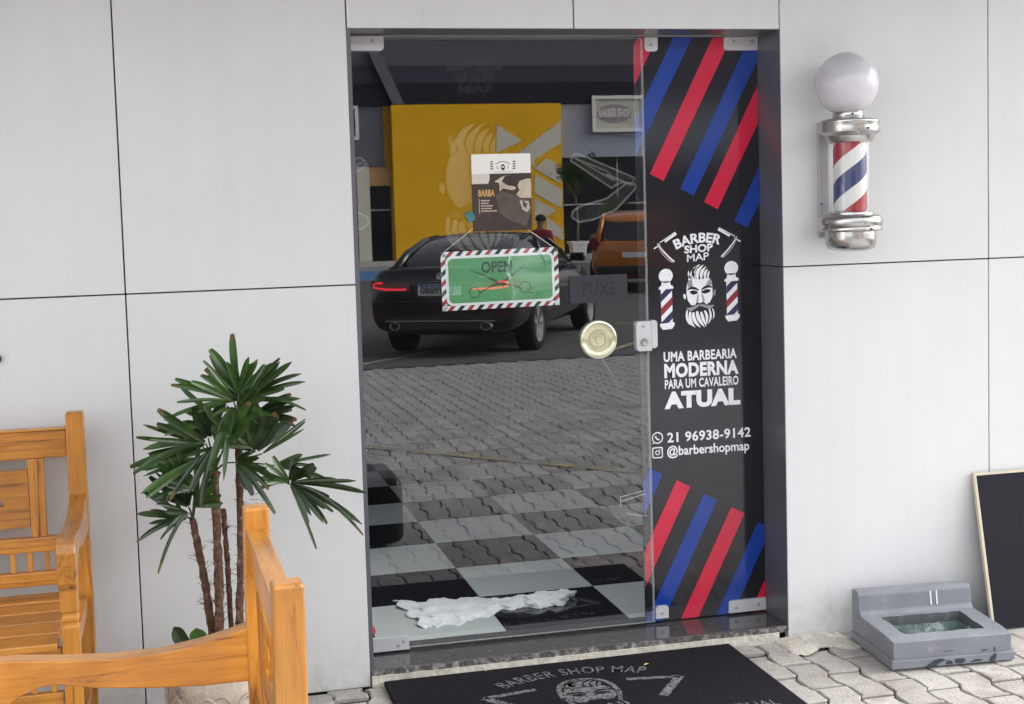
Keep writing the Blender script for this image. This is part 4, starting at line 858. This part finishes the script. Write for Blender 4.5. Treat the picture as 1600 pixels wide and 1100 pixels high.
for i, (hx, hy, hz, rt_, aim, spr, ns, L, W, out, dr_) in enumerate([
    (-.392, -.35, 1.015, T1, 92, 95, 7, .165, .0125, .1, .05), (-.410, -.39, 1.000, T1, 150, 75, 7, .21, .0095, .25, .12), (-.372, -.39, 1.000, T1, 33, 62, 7, .20, .0088, .25, .10),
    (-.382, -.30, .99, T1, 115, 130, 7, .15, .011, -.5, .1), (-.40, -.42, .985, T1, 20, 90, 6, .13, .010, .8, .2), (-.40, -.43, .98, T1, 200, 90, 5, .14, .010, .8, .25),
    (-.490, -.40, .885, T2, 168, 70, 6, .22, .0115, .2, .08), (-.482, -.37, .895, T2, 104, 60, 4, .155, .0145, .05, .03), (-.470, -.45, .880, T2, 215, 60, 4, .15, .009, .6, .12), (-.455, -.44, .875, T2, 60, 80, 5, .14, .011, .6, .1), 
    (-.545, -.36, .700, T3, 118, 95, 8, .165, .0085, .1, .05), (-.520, -.36, .715, T3, 75, 70, 6, .16, .0095, .2, .05), (-.545, -.40, .690, T3, 172, 70, 4, .14, .0075, .5, .35), (-.53, -.38, .705, T3, 40, 60, 4, .12, .0095, .3, .1),
    (-.352, -.37, .850, T4, 62, 50, 3, .17, .0155, .1, .02), (-.352, -.37, .848, T4, 120, 70, 4, .16, .010, .2, .05), (-.335, -.39, .842, T4, 35, 18, 2, .19, .0055, .2, .02),
    (-.262, -.40, .755, T4, -12, 50, 6, .20, .0085, .1, .12), (-.262, -.40, .760, T4, 52, 60, 4, .10, .014, .1, .1), (-.262, -.41, .752, T4, -52, 50, 4, .165, .0085, .2, .1), (-.262, -.40, .758, T4, 150, 60, 4, .12, .009, .3, .2),
    (-.50, -.33, .87, T2, 178, 40, 5, .235, .0085, .1, .06), (-.505, -.42, .845, T2, 192, 36, 5, .20, .009, .3, .1), (-.43, -.34, .93, T1, 172, 50, 5, .19, .009, .1, .1), (-.35, -.34, .945, T1, 12, 46, 5, .17, .009, .1, .1),
    (-.525, -.42, .76, T3, 140, 60, 6, .16, .010, .4, .1), (-.30, -.36, .80, T4, 8, 40, 4, .17, .008, .1, .1), (-.56, -.37, .665, T3, 150, 80, 6, .15, .008, .2, .2),
    (-.41, -.43, .83, T2, -10, 120, 7, .14, .0105, .8, .2), (-.42, -.42, .90, T2, 85, 90, 5, .13, .011, .3, .05)]):
    fan(loc(hx, hy, hz), rt_, aim, spr, ns, L, W, 100 + i, out, dr_)
# broad young leaves at the foot of the palm
for a, l, w_, x_ in ((122, .105, .017, -.555), (95, .085, .020, -.528), (140, .05, .008, -.575)):
    mb = MB(); leaflet(mb, loc(x_, -.40, .285), Vector((math.cos(rad(a)), -.15, math.sin(rad(a)))), Vector((0, -1, .2)), l, w_, .05, 0); mb.build('leaf', ['leaf', 'leaf_tip'], palm)
hr = MB(); r = random.Random(4)
for k in range(26):
    p = loc(r.uniform(-.41, -.35), -.36 + r.uniform(-.05, .05), r.uniform(.60, .72)); d = Vector((r.uniform(.3, 1), r.uniform(-.5, .2), r.uniform(-.9, .4))) * r.uniform(.03, .07); hr.tube([p, p + d * .5 + Vector((0, 0, .004)), p + d], [.0009, .0007, .0003], 3, cap=False)
hr.build('dry_fibre', 'fibre', palm)['kind'] = 'stuff'

# ------------------------------------------------------------ beyond the lot: opposite building
Yb = -39.0
ob = thing('opposite_building', 'grey shop building with yellow wall across the lot, mirrored in the door glass', 'building')
MB().box(-12, 5.0, Yb - 6, Yb, 2.97, 9.2).build('wall', 'facade_dim', ob)
MB().box(5.0, 6.28, Yb - 6, Yb, 2.97, 4.86).build('wall', 'facade_dim', ob); MB().box(11.84, 26, Yb - 6, Yb, 3.12, 4.86).build('wall', 'facade_grey', ob)
MB().box(5.0, 26, Yb - 6, Yb + .10, 4.87, 5.55).build('soffit_band', 'canopy_dark', ob)
MB().box(5.0, 26, Yb - 6, Yb + .08, 5.551, 6.1).build('middle_band', 'canopy_mid', ob)
MB().box(5.0, 26, Yb - 6, Yb + .06, 6.101, 9.2).build('upper_storey', 'canopy_grey', ob)
MB().prism([(5.62, 6.55), (6.0, 6.55), (6.72, 4.88), (6.36, 4.88)], Yb + .11, Yb + .25, 'y').build('brace', 'facade_dim', ob)
yp = MB().box(6.30, 11.83, Yb - 6, Yb + .25, -.034, 4.865).build('yellow_wall', 'facade_yellow', ob)
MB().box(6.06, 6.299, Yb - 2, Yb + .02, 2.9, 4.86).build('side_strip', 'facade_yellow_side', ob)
for q in ([(9.68, 4.22), (10.49, 3.67), (9.63, 3.3)], [(11.82, 4.31), (11.8, 3.59), (10.9, 3.06), (10.89, 2.82), (10.35, 3.28)], [(11.31, 3.12), (11.78, 2.82), (11.76, 2.26), (10.89, 2.78)], [(10.89, 2.61), (11.82, 2.05), (11.76, 1.47), (10.87, 1.99)], [(11.59, 1.41), (10.84, .99), (10.87, 1.82)], [(11.28, 1.19), (11.77, .82), (11.78, .42), (11.22, .77)]):
    MB().prism(q, Yb + .251, Yb + .262, 'y').build('chevron', 'facade_pale', yp)
def shopfront(x0, x1, z1, n):
    for k in range(n):
        a = x0 + (x1 - x0) * k / n; b = x0 + (x1 - x0) * (k + 1) / n
        f_ = MB().box(a + .03, b - .03, Yb - .30, Yb - .25, -.034, z1 - .001).build('shop_window', 'shop_glass', ob)
    MB().box(x0, x1, Yb - .22, Yb - .18, 1.56, 1.61).build('window_bar', 'facade_grey', ob)
shopfront(11.84, 26, 3.12, 7); shopfront(-12, 6.28, 2.97, 9)
MB().box(5.17, 5.57, Yb - .2, Yb - .02, -.034, 2.968).build('pillar', 'facade_pale', ob); MB().box(1.2, 1.6, Yb - .2, Yb - .02, -.034, 2.968).build('pillar', 'facade_pale', ob)
MB().box(-12, 6.28, Yb - .17, Yb - .05, 2.35, 2.96).build('sign_band', 'print_orange', ob)
for x0_, x1_ in ((12.91, 14.75), (3.5, 5.28)):
    z0_, z1_ = (3.92, 5.10) if x0_ > 9 else (3.80, 4.88)
    yo_ = Yb + .01
    if x0_ > 9: yo_ = Yb + .12
    fr = MB()
    for a in ((x0_, x1_, z0_, z0_ + .11), (x0_, x1_, z1_ - .11, z1_), (x0_, x0_ + .11, z0_ + .111, z1_ - .111), (x1_ - .11, x1_, z0_ + .111, z1_ - .111)): fr.box(a[0], a[1], yo_, yo_ + .08, a[2], a[3])
    fr = fr.build('picture_frame', 'facade_white', ob); MB().box(x0_ + .1, x1_ - .1, yo_ - .05, yo_ + .02, z0_ + .1, z1_ - .1).build('poster_sheet', 'poster_paper' if x0_ > 9 else 'shop_glass', fr)
    if x0_ > 9:
        el = [(13.68 + .60 * math.cos(a), 4.52 + .30 * math.sin(a)) for a in [2 * math.pi * k / 28 for k in range(28)]]; MB().prism(el, yo_ + .02, yo_ + .03, 'y').build('poster_badge', 'poster_mauve', fr)
        text('lettering', 'BARBER SHOP', lambda u, v: (13.14 + 1.08 * u, yo_ + .034, 4.40 + (.24 + .05 * math.sin(math.pi * u)) * v), 'facade_white', fr, bold=.03)

# potted trees
def pot_tree(x, y, z, h, seed, label, rr=.45):
    t = thing('potted_tree', label, 'tree', (x, y, z), 0, 'potted trees at the opposite shop'); r = random.Random(seed)
    pb = MB(); pb.loft([[(sx * a, sy * a, zz) for sx, sy in ((-1, -1), (1, -1), (1, 1), (-1, 1))] for a, zz in ((.19, 0), (.24, .40), (.28, .41), (.28, .48), (.24, .48), (.23, .42))]); pb.build('planter', 'facade_white', t)
    pts = [Vector((0, 0, .42)), Vector((.02, 0, h * .35)), Vector((-.05, .02, h * .6)), Vector((.0, 0, h * .78))]
    tr = MB().tube(pts, [.045, .04, .035, .02], 8)
    for k in range(7):
        a = r.uniform(0, 6.28); tr.tube([pts[2], pts[2] + Vector((math.cos(a) * .2, math.sin(a) * .2, .25)), pts[2] + Vector((math.cos(a) * .4, math.sin(a) * .4, .4))], [.018, .012, .005], 5)
    tr.build('trunk', 'bark', t, smooth=True)
    cr_ = MB()
    cl_ = [Vector((r.gauss(0, rr * .55), r.gauss(0, rr * .55), h * .82 + r.gauss(0, rr * .42))) for _ in range(26)]
    for c_ in cl_:
        for _ in range(60):
            p = c_ + Vector((r.gauss(0, .11), r.gauss(0, .11), r.gauss(0, .09))); a = Vector((r.gauss(0, 1), r.gauss(0, 1), r.gauss(0, 1))).normalized() * .055; b_ = a.orthogonal().normalized() * .022
            cr_.add([p - a, p + b_, p + a, p - b_], [(0, 1, 2, 3)])
    cr_.build('crown', 'tree_leaf', t)
pot_tree(11.65, -36.6, -.034, 3.1, 21, 'small round tree in a white square planter mirrored right of the yellow wall')
pot_tree(12.95, -37.2, -.034, 1.7, 22, 'low bush in a white square planter, right of the potted tree in the mirror image', .35)

# ------------------------------------------------------------ cars
def car(name, label, loc, rz, paint, kind, group):
    """local: +x forward from rear axle centre, +y left, ground z 0"""
    t = thing(name, label, 'car', loc, rz, group); r_out = .335
    if kind == 'sedan':
        st_ = [(-.985, .80, .40, .80, .93), (-.975, .82, .37, .93, .96), (-.93, .865, .32, 1.02, .98), (-.86, .89, .28, 1.05, .99), (-.62, .905, .24, 1.045, .99), (-.1, .91, .22, 1.03, 1.0), (.6, .905, .21, 1.0, 1.0), (1.6, .90, .21, .985, 1.0), (2.3, .90, .21, .97, 1.0), (2.75, .905, .21, .93, .98), (3.2, .89, .22, .86, .95), (3.55, .83, .25, .76, .92), (3.70, .72, .32, .64, .85), (3.74, .60, .40, .56, .8)]
        gh = [(-.62, .66, .60, 1.03), (-.28, .72, .585, 1.22), (.22, .735, .575, 1.37), (.75, .745, .575, 1.415), (1.25, .745, .575, 1.41), (1.65, .745, .585, 1.335), (2.1, .745, .62, 1.16), (2.42, .72, .68, .965)]
        WB = 2.85; bw = .80
    else:
        st_ = [(-.72, .74, .42, .80, .92), (-.69, .80, .34, 1.02, .97), (-.5, .86, .27, 1.06, .99), (0, .88, .24, 1.05, 1.0), (1.4, .88, .23, 1.02, 1.0), (2.3, .88, .23, 1.0, .98), (2.9, .86, .24, .95, .95), (3.3, .80, .28, .82, .9), (3.4, .68, .36, .66, .85)]
        gh = [(-.66, .70, .62, 1.04), (-.50, .73, .60, 1.38), (-.30, .74, .60, 1.55), (.4, .75, .60, 1.60), (1.3, .75, .60, 1.56), (1.75, .75, .62, 1.35), (2.3, .72, .68, 1.02)]
        WB = 2.6; bw = .78
    nb_ = MB(); secs = []
    for x, w_, zb, zt, tw_ in st_:
        hgt = zt - zb; half = [(0, zb), (w_ * .80, zb), (w_ * .95, zb + hgt * .10), (w_, zb + hgt * .30), (w_ * 1.005, zb + hgt * .55), (w_ * .985 * tw_, zb + hgt * .78), (w_ * .93 * tw_, zb + hgt * .93), (w_ * .86 * tw_, zt), (w_ * .5, zt + .015), (0, zt + .02)]
        full = half + [(-a, b) for a, b in half[-2:0:-1]]; secs.append([(x, a, b) for a, b in full])
    body = nb_.loft(secs).build('body', paint, t, auto=35); md = body.modifiers.new('s', 'SUBSURF'); md.levels = 2; md.render_levels = 2
    # wheel wells cut
    ct = MB()
    for ax in (0, WB):
        for s in (-1, 1):
            n = 28; v = []; f = []
            for yv in (s * .62, s * 1.1):
                for k in range(n): a = 2 * math.pi * k / n; v.append((ax + .385 * math.cos(a), yv, r_out + .385 * math.sin(a)))
            f = [tuple(range(n)), tuple(range(n, 2 * n))[::-1]] + [(k, (k + 1) % n, n + (k + 1) % n, n + k) for k in range(n)]; ct.add(v, f)
    cutme = ct.mesh('cut', 'black_plastic'); cuto = bpy.data.objects.new('cut', cutme); C.objects.link(cuto); cuto.matrix_world = Matrix.LocRotScale(Vector(loc), Matrix.Rotation(rz, 3, 'Z').to_quaternion(), None)
    bm_ = body.modifiers.new('b', 'BOOLEAN'); bm_.object = cuto; bm_.operation = 'DIFFERENCE'; bm_.solver = 'EXACT'
    bpy.context.view_layer.update(); me = bpy.data.meshes.new_from_object(body.evaluated_get(bpy.context.evaluated_depsgraph_get())); body.modifiers.clear(); body.data = me; bpy.data.objects.remove(cuto)
    g_ = MB(); secs = []
    for x, wb_, wt, zt in gh:
        z0 = .95; half = [(0, z0), (wb_ * 1.02, z0), (wb_ * 1.03, min(1.0, zt - .01)), (wb_ + (wt - wb_) * .75, z0 + (zt - z0) * .80), (wt * .97, z0 + (zt - z0) * .95), (wt * .6, zt), (0, zt + .012)]
        full = half + [(-a, b) for a, b in half[-2:0:-1]]; secs.append([(x, a, b) for a, b in full])
    cab = g_.loft(secs).build('cabin_glass', 'car_glass', t, auto=40); md = cab.modifiers.new('s', 'SUBSURF'); md.levels = 2; md.render_levels = 2
    # roof skin and pillars, slightly proud of the glass
    k0, k1 = (2, 5) if kind == 'sedan' else (1, 5)
    rf = MB(); secs = []
    for x, wb_, wt, zt in gh[k0:k1 + 1]:
        zz = zt + .004; z0 = .95; secs.append([(x, s_ * a, b) for s_, a, b in ((1, wt * 1.03, z0 + (zz - z0) * .88), (1, wt * 1.0, z0 + (zz - z0) * .955), (1, wt * .6, zz + .004), (1, 0, zz + .016), (-1, wt * .6, zz + .004), (-1, wt * 1.0, z0 + (zz - z0) * .955), (-1, wt * 1.03, z0 + (zz - z0) * .88), (1, 0, zz - .03))])
    rfo = rf.loft(secs).build('roof', paint, t, auto=50); md = rfo.modifiers.new('s', 'SUBSURF'); md.levels = 2; md.render_levels = 2
    for s in (-1, 1):
        pl = MB(); 
        cpil = [(gh[0][0] - .02, s * gh[0][1] * 1.03, .99), (gh[1][0], s * (gh[1][1] * .88), gh[1][3] - .03), (gh[2][0], s * gh[2][2] * 1.02, gh[2][3] - .04), (gh[3][0], s * gh[3][2] * 1.03, gh[3][3] - .045)]
        pl.tube(cpil, [.055, .05, .04, .025], 8); pl.tube([(gh[-1][0] - .05, s * gh[-1][1] * .98, .99), (gh[-2][0], s * gh[-2][1] * .92, gh[-2][3] - .03), (gh[-3][0], s * gh[-3][2] * 1.03, gh[-3][3] - .03)], [.03, .03, .03], 8)
        pl.tube([(.95, s * .755, .97), (.90, s * .64, 1.36)], .025, 6); pl.build('pillar', paint, t, smooth=True)
        mr_ = MB(); mr_.loft([[(1.98 + dx_, s * (.93 + dy_), 1.04 + dz_) for dy_, dz_ in ((-.10, -.045), (.09, -.06), (.11, .0), (.09, .06), (-.09, .055))] for dx_ in (0, .09)]); mr_.build('side_mirror', paint, t, bevel=.02)
        MB().tube([(2.02, s * .80, .98), (2.03, s * .88, 1.01)], .02, 6).build('mirror_arm', paint, t)
    for ax in (0, WB):
        for s in (-1, 1):
            wy = s * bw
            ty = MB(); n = 36; prf = [(.225, -.115), (.30, -.12), (.325, -.105), (r_out, -.07), (r_out, .07), (.325, .105), (.30, .12), (.225, .115)]
            v = [(ax + a * math.cos(2 * math.pi * k / n), wy + b, r_out + a * math.sin(2 * math.pi * k / n)) for a, b in prf for k in range(n)]
            ty.add(v, [(q * n + k, q * n + (k + 1) % n, (q + 1) * n + (k + 1) % n, (q + 1) * n + k) for q in range(len(prf) - 1) for k in range(n)]); wh = ty.build('wheel', 'tyre', t, smooth=True)
            rm_ = MB(); prf = [(.228, .118), (.235, .10), (.215, .09), (.20, .02)]
            v = [(ax + a * math.cos(2 * math.pi * k / n), wy + s * b, r_out + a * math.sin(2 * math.pi * k / n)) for a, b in prf for k in range(n)]
            rm_.add(v, [(q * n + k, q * n + (k + 1) % n, (q + 1) * n + (k + 1) % n, (q + 1) * n + k) for q in range(3) for k in range(n)])
            for k in range(5):
                for da in (-.16, .16):
                    a = 2 * math.pi * k / 5 + .3; c0, s0 = math.cos(a), math.sin(a); c1, s1 = math.cos(a + da), math.sin(a + da); tx, tz = -s0, c0
                    rm_.add([(ax + c0 * .03 + tx * .016, wy + s * .10, r_out + s0 * .03 + tz * .016), (ax + c0 * .03 - tx * .016, wy + s * .10, r_out + s0 * .03 - tz * .016), (ax + c1 * .222 - tx * .012, wy + s * .105, r_out + s1 * .222 - tz * .012), (ax + c1 * .222 + tx * .012, wy + s * .105, r_out + s1 * .222 + tz * .012)], [(0, 1, 2, 3)])
            rm_.build('rim', 'rim', wh); 
            dk = MB(); v = [(ax + .205 * math.cos(2 * math.pi * k / n), wy + s * .03, r_out + .205 * math.sin(2 * math.pi * k / n)) for k in range(n)]; dk.add(v, [tuple(range(n))]); dk.build('brake_disc', 'rim_dark', wh)
    xr = st_[0][0]
    if kind == 'sedan':
        for s in (-1, 1):
            lp = MB()
            def pts_(z): return [(xr - .022, s * .36, z), (xr - .020, s * .52, z), (xr - .012, s * .66, z), (xr + .015, s * .80, z), (xr + .16, s * .905, z)]
            lo, hi = pts_(.785), pts_(.90)
            hi = [(a + .012, b, c + (.01 if i > 2 else -.015)) for i, (a, b, c) in enumerate(hi)]
            back = [(a + .06, b * .96, c) for a, b, c in lo]; bh = [(a + .06, b * .96, c) for a, b, c in hi]
            n = 5; lp.add(lo + hi + back + bh, [(i, i + 1, n + i + 1, n + i) for i in range(4)] + [(n + i, n + i + 1, 3 * n + i + 1, 3 * n + i) for i in range(4)] + [(2 * n + i, 2 * n + i + 1, i + 1, i) for i in range(4)] + [(0, n, 3 * n, 2 * n), (4, 2 * n + 4, 3 * n + 4, n + 4)])
            l_ = lp.build('tail_light', 'lamp_dark', t)
            gl2 = MB(); gl2.tube([(xr - .028, s * .40, .81), (xr - .027, s * .54, .81), (xr - .020, s * .66, .812), (xr + .005, s * .795, .83), (xr + .014, s * .81, .865), (xr - .002, s * .775, .885), (xr - .012, s * .69, .885)], .010, 8); gl2.build('lamp_strip', 'lamp_red', l_, smooth=True)
        MB().box(xr - .018, xr - .006, -.26, .26, .735, .865).build('number_plate', 'plate_white', t)
        pn = bpy.data.objects.get('number_plate')
        text('lettering', 'UM9B80', lambda u, v: (xr - .0195, .17 - .40 * u, .752 + .085 * v), 'plate_black', t, bold=.03)
        MB().box(xr - .0195, xr - .0185, -.255, .255, .842, .862).build('plate_band', 'film_blue', t)
        bdg = MB().lathe([(.040, 0), (.040, .006), (.034, .008)], n=24).build('badge', 'badge', t); bdg.location = (xr + .012, 0, .955); bdg.rotation_euler = (0, rad(-80), 0)
        b2 = MB(); b2.lathe([(.030, .0085), (.001, .0087)], n=24); b2.build('badge_field', 'film_navy', bdg)
        for q in (0, 2): m_ = MB(); m_.add([(0, 0, .0092)] + [(.027 * math.cos(a), .027 * math.sin(a), .0092) for a in [rad(90 * q / 1 * .5 * 2 + 10 * k) for k in range(10)]], [(0, k, k + 1) for k in range(1, 10)]); m_.build('badge_quarter', 'badge', bdg)
        MB().box(xr + .008, xr + .014, .47, .60, .935, .955).build('model_script', 'badge', t)
        MB().box(-.86, -.80, -.66, .66, 1.045, 1.062).build('boot_lip', paint, t, bevel=.012)
        MB().box(xr - .03, xr + .10, -.72, .72, .655, .672).build('bumper_line', 'black_plastic', t, bevel=.004)
        MB().box(xr - .035, xr + .12, -.60, .60, .33, .43).build('diffuser', 'black_plastic', t, bevel=.02)
        MB().box(xr - .037, xr + .02, -.66, .66, .44, .447).build('bumper_trim', 'plate_grey', t)
        for s in (-1, 1):
            ex = MB(); n = 20; prf = [(.050, -.04), (.055, -.045), (.055, .1), (.046, .1), (.046, -.04)]
            v = [(xr + b, s * .55 + a * 1.15 * math.cos(2 * math.pi * k / n), .385 + a * .85 * math.sin(2 * math.pi * k / n)) for a, b in prf for k in range(n)]
            ex.add(v, [(q * n + k, q * n + (k + 1) % n, (q + 1) * n + (k + 1) % n, (q + 1) * n + k) for q in range(4) for k in range(n)]); ex.build('exhaust', 'rim', t, smooth=True)
            MB().box(xr - .028, xr - .01, s * .70 - .12, s * .70 + .10, .52, .535).build('reflector', 'lamp_dark', t)
        MB().box(-.22, -.20, -.16, .16, 1.262, 1.275).build('brake_lamp', 'lamp_dark', t)
    else:
        for s in (-1, 1):
            MB().box(xr - .01, xr + .14, s * .80 - .075, s * .80 + .06, .86, 1.10).build('tail_light', 'lamp_dark', t, bevel=.03)
        MB().box(xr - .02, xr + .1, -.74, .74, .36, .55).build('bumper', 'black_plastic', t, bevel=.04)
        MB().box(xr - .012, xr, -.24, .24, .70, .80).build('number_plate', 'plate_white', t)
    return t
hd = math.atan2(-.87, .49)
car('sedan_car', 'black sedan parked on the lot, mirrored rear first in the door glass', (2.87, -11.75, -.188), hd, 'car_black', 'sedan', 'cars parked on the lot')
car('hatchback_car', 'orange hatchback parked beyond the black sedan in the mirror image', (8.35, -21.4, -.19), math.atan2(-.9, .35), 'car_orange', 'hatch', 'cars parked on the lot')

# ------------------------------------------------------------ person behind the sedan
def person(loc, rz, h):
    t = thing('person', 'person in dark cap and dark red shirt standing behind the black sedan', 'person', loc, rz); k = h / 1.75
    J = dict(pel=(0, 0, .96), sp=(0, .01, 1.18), ch=(0, 0, 1.36), nk=(0, 0, 1.49), hd0=(0, -.01, 1.56), hd1=(0, -.02, 1.66), hd2=(0, -.01, 1.73),
             ls=(.19, 0, 1.40), le=(.24, .03, 1.12), lw=(.23, -.05, .88), lh=(.22, -.08, .79), rs=(-.19, 0, 1.40), re=(-.24, .03, 1.12), rw=(-.23, -.05, .88), rh=(-.22, -.08, .79),
             lp=(.095, 0, .90), lk=(.11, -.02, .50), la=(.11, .02, .09), lt=(.12, -.14, .035), rp=(-.095, 0, .90), rk=(-.11, -.02, .50), ra=(-.11, .02, .09), rt=(-.12, -.14, .035))
    R_ = dict(pel=.15, sp=.13, ch=.15, nk=.06, hd0=.075, hd1=.098, hd2=.06, ls=.07, le=.05, lw=.034, lh=.04, rs=.07, re=.05, rw=.034, rh=.04, lp=.10, lk=.065, la=.045, lt=.035, rp=.10, rk=.065, ra=.045, rt=.035)
    E_ = [('pel', 'sp'), ('sp', 'ch'), ('ch', 'nk'), ('nk', 'hd0'), ('hd0', 'hd1'), ('hd1', 'hd2'), ('ch', 'ls'), ('ls', 'le'), ('le', 'lw'), ('lw', 'lh'), ('ch', 'rs'), ('rs', 're'), ('re', 'rw'), ('rw', 'rh'), ('pel', 'lp'), ('lp', 'lk'), ('lk', 'la'), ('la', 'lt'), ('pel', 'rp'), ('rp', 'rk'), ('rk', 'ra'), ('ra', 'rt')]
    ks = list(J); me = bpy.data.meshes.new('body'); me.from_pydata([tuple(c * k for c in J[q]) for q in ks], [(ks.index(a), ks.index(b)) for a, b in E_], [])
    o = bpy.data.objects.new('body', me); C.objects.link(o)
    md = o.modifiers.new('sk', 'SKIN'); 
    for i, q in enumerate(ks): s = me.skin_vertices[0].data[i]; s.radius = (R_[q] * k, R_[q] * k * (.75 if q in ('pel', 'sp', 'ch') else 1)); s.use_root = (q == 'pel')
    o.modifiers.new('ss', 'SUBSURF').levels = 2; bpy.context.view_layer.update()
    m2_ = bpy.data.meshes.new_from_object(o.evaluated_get(bpy.context.evaluated_depsgraph_get())); bpy.data.objects.remove(o)
    for q in ('skin', 'shirt', 'trousers'): m2_.materials.append(M(q))
    for p in m2_.polygons: c = p.center / k; p.material_index = 2 if c.z < .95 and abs(c.x) < .2 else 1 if (.95 <= c.z < 1.47 and (abs(c.x) < .21 or c.z > 1.15)) else 0; p.use_smooth = True
    b = put('body', m2_, t)
    cp = MB(); cp.lathe([(.108 * k, 1.655 * k), (.110 * k, 1.69 * k), (.095 * k, 1.74 * k), (.05 * k, 1.775 * k), (.005, 1.785 * k)], cy=-.015 * k, n=24, cap=False); cp.add([(x * k, y * k, z * k) for x, y, z in ((-.09, -.09, 1.665), (.09, -.09, 1.665), (.07, -.20, 1.655), (-.07, -.20, 1.655))], [(0, 1, 2, 3)]); cp.build('cap', 'cap_cloth', t, smooth=True)
    fc = MB()
    for s in (-1, 1): fc.lathe([(.001, 0), (.012, .004), (.001, .008)], cx=s * .033 * k, cy=-.108 * k, n=8)
    return t
person((5.85, -19.3, -.19), rad(30), 1.56)
